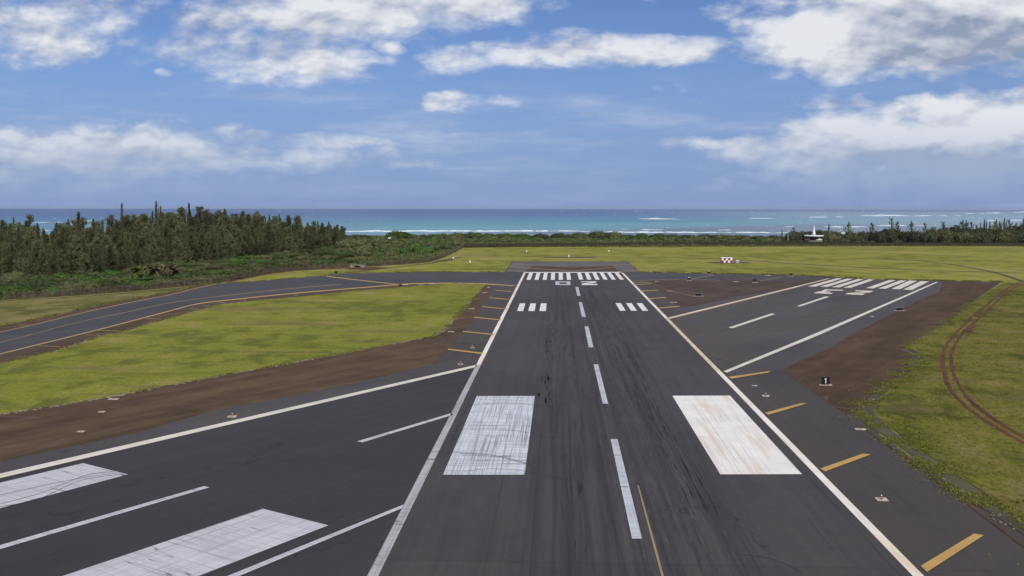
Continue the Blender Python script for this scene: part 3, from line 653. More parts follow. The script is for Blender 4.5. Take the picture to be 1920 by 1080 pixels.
# chevrons in the overrun
for ap, l, r_, w in (((1074,508.4),(955,500.6),(1150,501.8),.75),((1074,500.8),(961,495.2),(1187,495.4),.6)):
    sheet('chevron_line', [ribbon([l, ap, r_], w)], Z1, M_YF, rw)
sheet('chevron_line', [ribbon([(950,507.6),(988,509.4)], .8)], Z1, M_YF, rw); sheet('chevron_line', [ribbon([(1160,509.5),(1200,506.6)], .8)], Z1, M_YF, rw)
def tyre_marks():
    g = random.Random(31); polys = []
    def streak(px, py, L, w, tilt=0.0):
        x, y = G(px, py); n = 5; w_ = w/2
        a = [(x-w_*math.sin(math.pi*(.1+.8*i/n))+tilt*L*i/n+g.uniform(-.01, .01), y+L*i/n) for i in range(n+1)]; b = [(p[0]+2*w_*math.sin(math.pi*(.1+.8*i/n)), p[1]) for i, p in enumerate(a)]
        polys.append(a+b[::-1])
    for i in range(46):
        py = 596+170*g.random()**.8; px = 1039-(py-596)*.10+g.choice([-9, -4, 0, 3])*(.6+(py-596)/160)+g.gauss(0, 1.2); streak(px, py, g.uniform(1.0, 6), g.uniform(.10, .34))
    for i in range(44):
        f = g.random(); py = 640+330*f**1.2; px = 1166+(py-640)*.50+g.gauss(0, 5+12*f); streak(px, py, g.uniform(2, 9), g.uniform(.05, .16))
    def arc(pts, t, k=.7): t *= k; polys.append(ribbon(smooth_px(pts, 6), t))
    arc([(862, 852), (910, 853.5), (950, 860), (990, 871)], 1.2); arc([(866, 855), (912, 856), (952, 862.6), (996, 874)], .8)
    arc([(905, 757.5), (950, 757), (1003, 760), (1050, 765)], .8); arc([(880, 806), (940, 806), (990, 813), (1040, 822)], .7); arc([(870, 885), (930, 880), (990, 886), (1060, 901)], .6)
    arc([(1384, 1039), (1430, 1044), (1470, 1056), (1506, 1076)], 1.6); arc([(1410, 1042), (1450, 1051), (1485, 1066), (1500, 1077)], 1.0)
    arc([(0, 947), (80, 925), (160, 893), (215, 886)], 1.1); arc([(0, 952), (70, 938), (150, 903), (230, 890)], 1.2); arc([(0, 930), (90, 910), (170, 895), (222, 888)], .9)
    arc([(1272, 790), (1290, 800), (1293, 812), (1272, 830)], .5)
    sheet('tyre_marks', polys[:90], .102, M_TYRE, rw); sheet('skid_arcs', polys[90:], .103, M_SKID, rw)
M_TYRE = asphalt('tyre_rubber_marks', (.010, .010, .012), (.022, .022, .026), 0.0, .5)
M_SKID = asphalt('skid_rubber', (.024, .023, .025), (.090, .090, .095), 0.0, .5)
tyre_marks()
# crossing-runway paint
def ext(a, b, L):                                  # extend world point b away from a
    a, b = Vector(a), Vector(b); return tuple(b+(b-a).normalized()*L)
u1, u2 = G(894, 684.6), G(0, 889.5); l1, l2 = G(893, 689), G(0, 898)
mkw('edge_line', [ext(u1, u2, 190), ext(l1, l2, 190), l1, u1], M_WXW, crossing)
u1, u2 = G(757, 947.8), G(453-22, 1078.5); l1, l2 = G(754, 953), G(454, 1080.5)
mkw('edge_line', [ext(G(757, 947.5), G(431.5, 1080), 150), ext(G(755, 954), G(453.5, 1080), 150), G(755, 954), G(757, 947.5)], M_WX, crossing)
mkw('centreline_dash', [ext(G(382, 913), G(0, 1024), 8), ext(G(393, 915), G(0, 1031.5), 8), G(393, 915.3), G(382, 913)], M_WX, crossing)
mk('centreline_dash', [(669,829),(680,830.5),(849,779),(847,775.5)], M_WX, crossing)
mkw('aiming_point_block', [G(155.6, 869.8), G(240, 891), ext(G(240, 891), G(0, 954.7), 14), ext(G(155.6, 869.8), G(0, 906.7), 14)], M_WX, crossing)
mkw('aiming_point_block', [G(493, 955.5), G(615.6, 986.7), ext(G(615.6, 986.7), G(378, 1080), 18), ext(G(493, 955.5), G(124, 1080), 18)], M_WX, crossing)
mk('edge_line', [(1253,599.2),(1252,596.2),(1480,540.3),(1556,521.7),(1554,523.3),(1480,542.6)], M_YX, crossing)
mk('edge_line', [(1355,697),(1363,699.5),(1532,630.3),(1700,556),(1759,529.3),(1755,529),(1699,553.2),(1519,630),(1357,697)], M_WXW, crossing)
mk('centreline_dash', [(1365.5,615),(1374,616),(1453.8,589.2),(1446.4,588.2)], M_WXW, crossing)
mk('centreline_dash', [(1493.5,574.6),(1500,575.2),(1555.5,557),(1547.5,556.3)], M_WXW, crossing)
def slim(q, f=.13):                                 # stripes with honest gaps
    q = [Vector(p) for p in q]; return [tuple(p) for p in (q[0].lerp(q[1], f), q[1].lerp(q[0], f), q[2].lerp(q[3], f), q[3].lerp(q[2], f))]
c5 = lambda q: [(1500+a/9.6, 510+b/9.6) for a, b in q]
for q in ([(115,262),(295,268),(780,122),(630,118)], [(325,268),(515,272),(975,128),(830,122)], [(540,277),(730,280),(1170,135),(1025,128)], [(755,285),(935,290),(1365,140),(1215,135)],
          [(1158,295),(1350,300),(1745,152),(1590,145)], [(1380,300),(1570,307),(1945,160),(1790,152)]): mk('threshold_stripe', slim(c5(q)), M_WXP, crossing)
c4 = lambda q: [(1440+a/4, 360+b/4) for a, b in q]
for q in ([(913,728),(1000,731.5),(1131,668),(1050,664.5)], [(1003,732),(1092,736.5),(1218,672),(1137,669)]): mk('threshold_stripe', slim(c4(q)), M_WXP, crossing)
sheet('runway_digit', [PX(c5([(240,384),(300,363),(375,352),(460,316),(775,325),(765,342),(505,334),(440,352),(555,358),(545,368),(395,366),(590,383),(570,399)]))], Z1, M_WXP, crossing)
sheet('runway_digit', [PX(c5([(805,404),(870,381),(1190,359),(985,349),(1005,333),(1322,344),(1265,374),(940,391),(1180,393),(1120,419)]))], Z1, M_WXP, crossing)
for q in ([(1215,528.5),(1256,546)], [(1256,546),(1300,555.6)]): sheet('shoulder_bar', [ribbon(q, .45)], Z1, M_YF, crossing)

# ------------------------------------------------------------------ airfield furniture
def slab(px, py, w, d, label, h=.09, cat='concrete slab', mat=M_CONC):
    x, y = G(px, py); rz = R.uniform(-.06, .06)
    e = empty('concrete_slab', (x, y, .03), rz)
    MB().box(0, 0, h/2, w, d, h, bev=.06).build('slab_body', mat, e)
    MB().tube([(0, 0, h-.01), (0, 0, h+.02)], min(w, d)*.18, 12).build('access_cover', M_DKM, e)
    return tag(e, label, cat, 'concrete slabs set beside the pavement')
def edge_light(px, py, w, label):
    x, y = G(px, py); e = empty('edge_light', (x, y, .03), R.uniform(-.06, .06))
    MB().box(0, 0, .05, w, w*.9, .1, bev=.05).build('base_slab', M_CONC, e)
    MB().tube([(0, 0, .1), (0, 0, .14)], .16, 12).build('base_plate', M_ORG if 0 else M_DKM, e)
    MB().tube([(0, 0, .14), (0, 0, .36)], .045, 8).build('stem', M_YLM, e)
    MB().tube([(0, 0, .36), (0, 0, .42), (0, 0, .50), (0, 0, .56)], [.075, .095, .085, .03], 10).build('lens', M_LENS, e, True)
    return tag(e, label, 'edge light', 'edge lights on slabs beside the runways')
M_YLM = simple('amber_metal', (.45, .22, .05), .5, .4, .15, 8)
edge_light(1652.5, 937.5, 1.15, 'edge light on a tan slab between the two nearest yellow bars at lower right')
edge_light(1435.6, 743, 1.1, 'edge light on a small slab just right of the big cream aiming block')
edge_light(1634.5, 594, 1.1, 'edge light on a slab beside the right edge line of the crossing runway')
edge_light(886, 652.6, .9, 'edge light between the two nearest yellow bars left of the main runway')
edge_light(863.5, 683.6, .95, 'edge light just above where the crossing runway edge line meets the main runway')
edge_light(435.5, 782, 1.2, 'edge light on a pale slab above the long white line at lower left')
edge_light(916, 539.5, 1.2, 'edge light at the far end of the brown strip by the taxiway corner')
for a in ((1414.6,723.7,.9,.45,'small bare slab up and left of the lone edge light right of the runway'),
          (1613.4,805.7,1.5,.8,'bright slab with dark cover at the grass corner on the right'),
          (213,749,1.5,.9,'pale slab at the grass edge above the brown strip on the left'),
          (191,773,.9,.7,'cracked slab in the middle of the brown strip on the left'),
          (152,810,.9,.7,'cracked slab near the lower side of the brown strip on the left'),
          (846,622.5,1.6,.9,'slab on the brown strip nearest the rounded grass corner'),
          (884,579,1.8,1.0,'slab halfway up the brown strip left of the main runway'),
          (909,549,1.8,1.0,'slab near the top of the brown strip left of the main runway'),
          (760,533.9,2.2,3.2,'slab between taxiway and grass left of the two brightest ones'),
          (789,534.4,2.0,1.6,'white slab between taxiway and grass beside the brown patch'),
          (810,532,1.9,3.0,'brightest cream slab on the taxiway edge above the grass island'),
          (861,531.6,1.9,3.0,'cream slab on the taxiway edge above the right end of the grass island'),
          (905,533,2.8,2.5,'long cream slab at the far right corner of the grass island'),
          (1215,509.6,2.2,2.0,'white slab at the grass edge right of the overrun'),
          (1231,527.7,1.4,1.6,'slab in the top left corner of the brown triangle'),
          (1256,546.2,1.8,1.0,'slab on the thin seam inside the brown triangle'),
          (1263,567.2,2.2,1.0,'slab near the bottom tip of the brown triangle'),
          (1380,528.4,1.8,2.0,'slab on the upper side of the brown triangle'),
          (1440,516.8,2.0,2.6,'slab at the grass edge above the dashed holding line')): slab(*a)

def flat_sign(name, px0, px1, ptop, pbase, label, text=False, base_px=None, cat='sign'):
    x0, y = G(px0, pbase); x1, _ = G(px1, pbase); w = x1-x0; h = (pbase-ptop)*y/F*1.0
    e = empty(name, ((x0+x1)/2, y, .03), -.02)
    MB().box(0, 0, .05, w*1.65, .9, .1, bev=.03).build('base_slab', M_CONC, e)
    p = MB().box(0, 0, .12+h/2, w, .32, h, bev=.04).build('sign_panel', M_BLK, e)
    for s in (-1, 1): MB().box(s*w*.32, 0, .11, .08, .12, .08).build('leg', M_DKM, e)
    MB().box(0, 0, .13+h+.012, w*1.02, .36, .03).box(-w/2-.012, 0, .12+h/2, .024, .36, h).box(w/2+.012, 0, .12+h/2, .024, .36, h).build('frame', M_DKM if text else M_GRY, e)
    if text:
        s = h; yy = -.18; zb = .12
        pts = [(-.055, .17), (.055, .17), (.055, .86), (-.045, .86), (-.16, .74), (-.16, .66), (-.055, .70)]
        vs = [(a*s, yy, zb+b*s) for a, b in pts]+[(a*s, yy+.012, zb+b*s) for a, b in pts]; n = len(pts)
        fs = [tuple(range(n)), tuple(range(2*n-1, n-1, -1))]+[(i, (i+1) % n, n+(i+1) % n, n+i) for i in range(n)]
        MB().add(vs, fs).build('numeral', M_WHT, e)
    return tag(e, label, cat, 'black sign boxes beside the runways')
flat_sign('distance_sign', 1540.7, 1554.4, 708.2, 722.3, 'square black sign with a white numeral 1 on the brown ground', True)
flat_sign('guidance_sign', 1303.4, 1314.8, 551.0, 555.6, 'wide black sign seen from behind inside the brown triangle')
flat_sign('guidance_sign', 1680, 1692.2, 577.8, 582.8, 'wide black sign box right of the crossing runway edge line')
def guard(px, py, label, col, s=1.0):
    x, y = G(px, py); e = empty('guard_light', (x, y, .03))
    MB().box(0, 0, .05, 1.9*s, 1.2*s, .1, bev=.05).build('base_slab', M_CONC, e)
    for q in (-1, 1): MB().tube([(q*.3*s, 0, .1), (q*.3*s, 0, .45*s)], .04, 6).build('leg', M_DKM, e)
    MB().box(0, 0, .85*s, 1.5*s, .35, .8*s, bev=.12).build('housing', M_DKM, e)
    MB().box(0, -.05, 1.33*s, .9*s, .4, .16*s, bev=.2).build('cap', col, e)
    for q in (-1, 1): MB().tube([(q*.36*s, -.17, .88*s), (q*.36*s, -.25, .88*s)], [.2*s, .24*s], 12).build('lamp', M_GLS, e)
    return tag(e, label, 'guard light', 'small dark lights at the holding lines')
guard(1329, 514, 'dark holding light with a white cap at the grass edge below the chequered hut', M_WHT)
guard(1292, 526.2, 'dark holding light at the left end of the dashed line above the brown triangle', M_WHT)
guard(1415, 530, 'dark holding light with a red cap above the brown triangle', M_RDP, 1.15)
guard(1483, 518.2, 'dark red capped holding light at the grass edge left of the crossing runway stripes', M_RDP)
guard(630, 514.4, 'small dark box light on the far edge of the taxiway bend', M_DKM)
guard(751, 539.2, 'small dark box light on the brown patch by the grass island', M_DKM, .9)

# chequered hut and cabinet
hx0, hy = G(1352.8, 492.6); hx1, _ = G(1373, 492.6)
def build_hut():
    w = hx1-hx0; h = 2.6; d = 3.6; e = empty('chequered_hut', ((hx0+hx1)/2, hy+d/2, 0), 0)
    me = MB(); me.box(0, 0, h/2, w, d, h); wall = me.build('wall', M_WHT, e)
    cw, chh = w/5, (h-.1)/2
    for r_ in range(2):
        for c in range(5):
            if (r_+c) % 2 == 0: MB().box(-w/2+cw*(c+.5), -d/2-.012, .05+chh*(r_+.5), cw, .024, chh).build('red_panel', M_RDP, wall)
    for r_ in range(2):
        for c in range(3):
            if (r_+c) % 2 == 1:
                for s in (-1, 1): MB().box(s*(w/2+.012), -d/2+d/3*(c+.5), .05+chh*(r_+.5), .024, d/3, chh).build('red_panel', M_RDP, wall)
    MB().box(0, 0, h+.08, w+.4, d+.4, .16, taper=.96).build('roof', M_WHT, e)
    MB().box(-w/2-.05, .9, 1.0, .05, .9, 1.9).build('door', M_GRY, e)
    MB().box(.2, 0, .02, w+2.2, d+2, .1).build('plinth', M_CONCG, e)
    tag(e, 'small hut painted in red and white checks in the far grass', 'hut')
    x0, y = G(1380, 494); x1, _ = G(1385.8, 494); e = empty('utility_cabinet', ((x0+x1)/2, y+.8, 0)); w = x1-x0
    MB().box(0, 0, .1, w+.3, 1.5, .2).build('plinth', M_CONCG, e)
    MB().box(0, 0, .9, w, 1.2, 1.45, bev=.02).build('cabinet_body', M_GRY, e); MB().box(0, 0, 1.66, w+.12, 1.35, .12, taper=.9).build('lid', M_WHT, e)
    MB().box(-w*.24, -.615, .92, w*.42, .03, 1.2).build('door', M_GRY, e); MB().box(w*.24, -.615, .92, w*.42, .03, 1.2).build('door', M_GRY, e)
    tag(e, 'grey blue metal cabinet with a white lid right of the chequered hut', 'cabinet')
build_hut()

# markers and poles in the far field
def marker(px, py, label):
    x, y = G(px, py); e = empty('marker_post', (x, y, 0)); MB().box(0, 0, .06, 1.3, 1.3, .12, bev=.05).build('base_slab', M_CONCG, e)
    MB().box(0, 0, .55, .75, .5, .86, taper=.85, bev=.06).build('marker_body', M_WHT, e); tag(e, label, 'marker', 'white markers standing in the far grass')
marker(881.5, 492.4, 'white marker standing alone in the grass left of the overrun')
marker(850, 485.4, 'white marker at the end of the dark wet track by the bend in the fence')
marker(987.5, 472.3, 'white marker in the far grass, nearer of two behind the overrun left side')
marker(1142, 471.8, 'white marker in the far grass behind the right side of the overrun')
x, y = G(1067, 483); e = empty('antenna_post', (x, y, 0)); MB().tube([(0, 0, 0), (0, 0, 2.2)], .09, 8).build('pole', M_WHT, e); MB().box(0, 0, 1.0, .9, .5, .7, bev=.05).build('box', M_WHT, e); MB().box(0, 0, .05, 1.4, 1.4, .1).build('base_slab', M_CONCG, e)
tag(e, 'short white antenna post on the gravel strip behind the runway end', 'antenna')
for i, px in enumerate((1030, 1042.5, 1055, 1067.5, 1080, 1092.5, 1105)):
    x, y = G(px, 477.4); e = empty('approach_light', (x, y, 0)); MB().tube([(0, 0, 0), (0, 0, .8)], .06, 6).build('stem', M_ORG, e); MB().box(0, 0, .95, .5, .35, .35, bev=.1).build('lamp_head', M_ORG, e)
    tag(e, 'small orange approach light in the row behind the runway end', 'approach light', 'row of orange approach lights in the far grass')

# culvert headwall
x0, y = G(657, 501.3); x1, _ = G(685, 501.3)
def culvert():
    w = x1-x0; h = 1.7; e = empty('culvert', ((x0+x1)/2, y, 0), .05); n = 14; vs = []; fs = []
    aw, ah = w*.23, .85; ax = -w*.02
    arc = [(ax-aw*math.cos(math.pi*i/n), ah*math.sin(math.pi*i/n)) for i in range(n+1)]
    out = [(-w/2, 0)]+[(-w/2, h)]+[(w/2, h)]+[(w/2, 0)]
    poly = out+arc[::-1]
    v3 = [Vector((a, b, 0)) for a, b in poly]; N = len(poly)
    for d in (0, .5): vs += [(a, d, b) for a, b in poly]
    for t in tessellate_polygon([v3]): fs.append(tuple(t)); fs.append(tuple(N+i for i in t[::-1]))
    for i in range(N): j = (i+1) % N; fs.append((i, j, N+j, N+i))
    MB().add(vs, fs).build('headwall', M_CONCG, e)
    vs = [(a, .5, b) for a, b in arc]+[(a, 6, b) for a, b in arc]; fs = [(i, i+1, n+2+i, n+1+i) for i in range(n)]+[tuple(range(n+1, 2*n+2))]
    MB().add(vs, fs).build('pipe', M_DKM, e)
    MB().box(0, .2, h+.08, w+.3, .8, .16).build('coping', M_CONCG, e)
    tag(e, 'grey concrete culvert headwall with a dark arch at the foot of the fence', 'culvert')
culvert()

# ------------------------------------------------------------------ fences
def fence_mat(name, col, alpha):
    m, t, b = mat_new(name); P = t.node('ShaderNodeNewGeometry').outputs['Position']
    setp(t, b, t.mix(t.mr(t.noise(P, .35, 3), .35, .65), tuple(c*.7 for c in col), tuple(c*1.25 for c in col)), .8, .2)
    x, y, z = t.xyz(P)[:]
    a = t.m('FRACT', t.m('MULTIPLY', t.m('ADD', t.m('ADD', x, y), z), 9.0)); c = t.m('FRACT', t.m('MULTIPLY', t.m('SUBTRACT', t.m('ADD', x, y), z), 9.0))
    wire = t.m('MAXIMUM', t.m('LESS_THAN', a, alpha*.6), t.m('LESS_THAN', c, alpha*.6))
    tr = t.node('ShaderNodeBsdfTransparent'); ms = t.node('ShaderNodeMixShader'); t.l.new(wire, ms.inputs[0]); t.l.new(tr.outputs[0], ms.inputs[1]); t.l.new(b.outputs[0], ms.inputs[2])
    out = [q for q in t.n if q.type == 'OUTPUT_MATERIAL'][0]; t.l.new(ms.outputs[0], out.inputs[0]); return m
M_FN = fence_mat('rusty_chain_link', (.075, .052, .045), .55); M_FF = fence_mat('dark_slatted_link', (.030, .024, .018), .9)
M_FPOST = simple('fence_post_metal', (.17, .125, .10), .7, .3, .2, 2); M_FPD = simple('dark_fence_post_metal', (.05, .04, .03), .7, .3, .2, 2)
def resample(pts, step):
    out = [Vector(pts[0])]; 
    for i in range(len(pts)-1):
        a, b = Vector(pts[i]), Vector(pts[i+1]); L = (b-a).length; k = max(1, round(L/step))
        for j in range(1, k+1): out.append(a.lerp(b, j/k))
    return out
def fence(pts, step, h, label, mp, ml):
    P = resample(pts, step); o = P[0]; e = empty('perimeter_fence', (o.x, o.y, 0)); vs, fs = [], []
    for i, p in enumerate(P):
        q = p-o
        post = MB().tube([(q.x, q.y, 0), (q.x, q.y, h+.1)], .055, 6)
        if i % 1 == 0: post.tube([(q.x, q.y, h+.1), (q.x-.18, q.y+.12, h+.38)], .025, 4)
        post.build('post', mp, e); vs += [(q.x, q.y, .04), (q.x, q.y, h)]
        if i: b = len(vs)-4; fs.append((b, b+2, b+3, b+1))
    MB().add(vs, fs).build('wire_mesh', ml, e)
    r = MB().tube([(p.x-o.x, p.y-o.y, h) for p in P], .035, 5)
    for dx in (.1, .2): r.tube([(p.x-o.x-dx*.8, p.y-o.y+dx*.6, h+.1+dx*1.2) for p in P], .012, 3)
    r.build('top_rail', mp, e)
    return tag(e, label, 'fence')
fence([G(*p) for p in FENCE_PX[2:10]]+[G(600, 503.6), G(656, 501.3)], 3.2, 2.15, 'rusty chain link fence running past the trees from the left edge to the concrete culvert', M_FPOST, M_FN)
fence([G(*p) for p in [(686, 500.3)]+FENCE_PX[11:]], 3.4, 2.2, 'chain link fence climbing from the culvert to the bend by the field corner', M_FPOST, M_FN)
fence(FAR_W, 6.6, 2.6, 'long dark fence crossing the far side of the grass field', M_FPD, M_FF)

# ------------------------------------------------------------------ scrubland floor beyond the fences
def scrub():
    line = [(-700, FENCE_W[0][1]-40)]+FENCE_W+FAR_W[1:]+[(900, FAR_W[-1][1]+8), (1500, FAR_W[-1][1]+10)]
    # columns: for every fence point go outward (away from the airfield)
    cols = []
    P = resample(line, 25)
    for i, p in enumerate(P):
        tgt = Vector((p.x*1.0-520*max(0, (-p.x-40)/200), 1500)) if p.x < -40 else Vector((p.x*1.35, 1500))
        c = []
        for j in range(46):
            t = (j/45)**1.35; q = Vector((p.x, p.y)).lerp(tgt, t)
            c.append((q.x, q.y, ground_z(q.x, q.y)+.06+(0 if q.y > 1400 else 0)))
        cols.append(c)
    vs = [v for c in cols for v in c]; n = 46
    fs = [(i*n+j, (i+1)*n+j, (i+1)*n+j+1, i*n+j+1) for i in range(len(cols)-1) for j in range(n-1)]
    me = bpy.data.meshes.new('scrubland'); me.from_pydata(vs, [], fs); me.update()
    for p in me.polygons: p.use_smooth = True
    tag(link('scrubland', me, M_SCRUB), kind='structure')
scrub()
def beach():
    vs, fs = [], []
    X = np.linspace(-1500, 1600, 130)
    for x in X:
        o = 25*mnoise.noise(Vector((x*.004, 0, 2)))
        for y in (1395+o, 1425+o, 1455+o, 1475+o): vs.append((x, y, max(ground_z(x, y), SEAZ-.8)+.12))
    for i in range(len(X)-1):
        for j in range(3): fs.append((i*4+j, (i+1)*4+j, (i+1)*4+j+1, i*4+j+1))
    me = bpy.data.meshes.new('beach'); me.from_pydata(vs, [], fs); me.update(); tag(link('beach', me, M_SAND), kind='structure')
beach()

# ------------------------------------------------------------------ vegetation prototypes
def cards(C, Dv, Wd, L, Wt):
    """C centres, Dv long axes, Wd cross axes -> quads"""
    a = Dv*L[:, None]/2; b = Wd*Wt[:, None]/2
    return np.stack([C-a-b, C-a+b*.9, C+a+b*.45, C+a-b*.45], 1).reshape(-1, 3)
def unit(v): return v/np.maximum(np.linalg.norm(v, axis=1, keepdims=True), 1e-9)
def ironwood(seed, R0=.17, base=.08, nbr=7, per=560, lrad=.066, ls=1.0, spread=1.0, lo=.42):
    """several steep feathery leaders round a trunk, each a drooping plume of needle clumps"""
    g = np.random.default_rng(seed); Cs, Ds = [], []; lean = g.normal(0, .02, 2)
    tb = MB(); tb.tube([(0, 0, 0), (lean[0]*.5, lean[1]*.5, .35), (lean[0], lean[1], .7), (lean[0]*1.3, lean[1]*1.3, .97)], [.013, .010, .006, .0015], 6)
    for j in range(nbr+1):
        main = j == 0; az = 2.4*j+g.uniform(-.5, .5); r = 0 if main else R0*g.uniform(.35, 1.0)
        z0 = base+(0 if main else g.uniform(0, .22)); z1 = 1.0 if main else g.uniform(lo, .96)*(1-.22*r/max(R0, .01))
        if main: z1 = .985
        bx, by = math.cos(az)*r*.25, math.sin(az)*r*.25; tx, ty = math.cos(az)*r*spread, math.sin(az)*r*spread
        rad = lrad*g.uniform(.8, 1.35)*(1.25 if main else 1); n = int(per*(z1-z0)/.7*g.uniform(.8, 1.2))
        if not main: tb.tube([(bx, by, z0), ((bx+tx)*.6, (by+ty)*.6, (z0+z1)/2), (tx, ty, z1*.97)], [.006, .004, .001], 4)
        t = g.random(n)**.85; prof = rad*np.sqrt(np.maximum(0, 1-t**2.6))*(.55+.45*np.minimum(1, t/.18))*(1.12-.35*t)*(1+.35*np.sin(t*g.uniform(14, 26)+g.uniform(0, 6)))
        a = g.uniform(0, 6.28, n); q = g.random(n)**.5*g.uniform(.7, 1.25, n)
        c = np.c_[bx+(tx-bx)*t**.6+np.cos(a)*prof*q, by+(ty-by)*t**.6+np.sin(a)*prof*q, z0+(z1-z0)*t+g.normal(0, .008, n)]
        out = np.c_[np.cos(a), np.sin(a), np.full(n, 1.9)]
        Cs.append(c); Ds.append(unit(out+g.normal(0, .62, (n, 3))))
    C = np.concatenate(Cs); D = np.concatenate(Ds); C[:, 2] = np.clip(C[:, 2], .005, 1.0)
    Wd = unit(np.cross(D, g.normal(0, 1, D.shape))); L = g.uniform(.020, .046, len(C))*ls; W = g.uniform(.007, .015, len(C))*ls
    return quads_mesh('ironwood_crown', cards(C, D, Wd, L, W)), tb
def ironwood_soft(seed, R0=.17, base=.08, nbr=46, per=58, sparse=1.0, dome=.0, ls=1.0):
    g = np.random.default_rng(seed); Cs, Ds = [], []
    lob = g.uniform(0, 6.28, 6)
    lean = g.normal(0, .02, 2)
    tb = MB(); tb.tube([(0, 0, 0), (lean[0]*.5, lean[1]*.5, .35), (lean[0], lean[1], .7), (lean[0]*1.3, lean[1]*1.3, .97)], [.013, .010, .006, .0015], 6)
    for i in range(nbr):
        t = base+(.97-base)*((i+g.random())/nbr)
        az = g.uniform(0, 6.28); prof = (1-t)**.62*(.55+.45*min(1, (t-base+.06)/.18)) if not dome else math.sqrt(max(0, 1-((t-.55)/.5)**2))
        ln = R0*prof*(1+.42*math.sin(2*az+lob[0]+5*t)+.25*math.sin(9*t+lob[1]))*g.uniform(.55, 1.25)+.012
        rise = g.uniform(.35, 1.25)*ln
        org = np.array([lean[0]*t*1.3, lean[1]*t*1.3, t-rise*.35])
        dirn = np.array([math.cos(az)*ln, math.sin(az)*ln, rise])
        if i % 3 == 0: tb.tube([tuple(org), tuple(org+dirn*.8)], [.004, .0012], 4)
        n = int(per*sparse*(.35+ln/R0)); s = g.random(n)**.6
        c = org+dirn*s[:, None]+g.normal(0, 1, (n, 3))*np.array([.016, .016, .020])*(.5+s[:, None])
        d = unit(np.array([math.cos(az)*.25, math.sin(az)*.25, 1.0])+g.normal(0, .38, (n, 3)))
        Cs.append(c); Ds.append(d)
    C = np.concatenate(Cs); D = np.concatenate(Ds); C[:, 2] = np.clip(C[:, 2], .005, 1.0)
    Wd = unit(np.cross(D, g.normal(0, 1, D.shape)))
    L = g.uniform(.022, .052, len(C))*ls; W = g.uniform(.007, .016, len(C))*ls
    return quads_mesh('ironwood_crown', cards(C, D, Wd, L, W)), tb
def make_tree(name, crown, tb, mat, barkm=None):
    e = empty(name); tm = tb.build('trunk', M_BARK, e, True); crown.materials.clear(); crown.materials.append(mat); c = link('crown', crown, None, e)
    return e
def place(proto, used, loc, sc, rz, label, group, cat, wide=1.0):
    o = proto if not used.get(proto.name) else copy_tree(proto); used[proto.name] = True
    o.location = loc; o.scale = (sc*wide, sc*wide, sc); o.rotation_euler = (0, 0, rz)
    tag(o, label, cat, group); return o
USED = {}
IRON = []
for s in range(10):
    if s % 3: c, tb = ironwood_soft(100+s, R0=[0, .19, .24, 0, .17, .26, 0, .22, .15, 0][s], base=.04, nbr=60, per=78)
    else: c, tb = ironwood(100+s, R0=.22, base=.03, nbr=9, lrad=.060)
    IRON.append(make_tree('ironwood_tree', c, tb, M_IRON))
SPIRE = []
for s in range(2):
    c, tb = ironwood(300+s, R0=.02, base=.30, nbr=1, per=420, lrad=.026); SPIRE.append(make_tree('ironwood_tree', c, tb, M_IRON))
WIND = []
for s in range(4):
    c, tb = ironwood_soft(400+s, R0=.34, base=.15, nbr=30, per=44, sparse=.8, ls=1.6); WIND.append(make_tree('windswept_tree', c, tb, M_IRON))

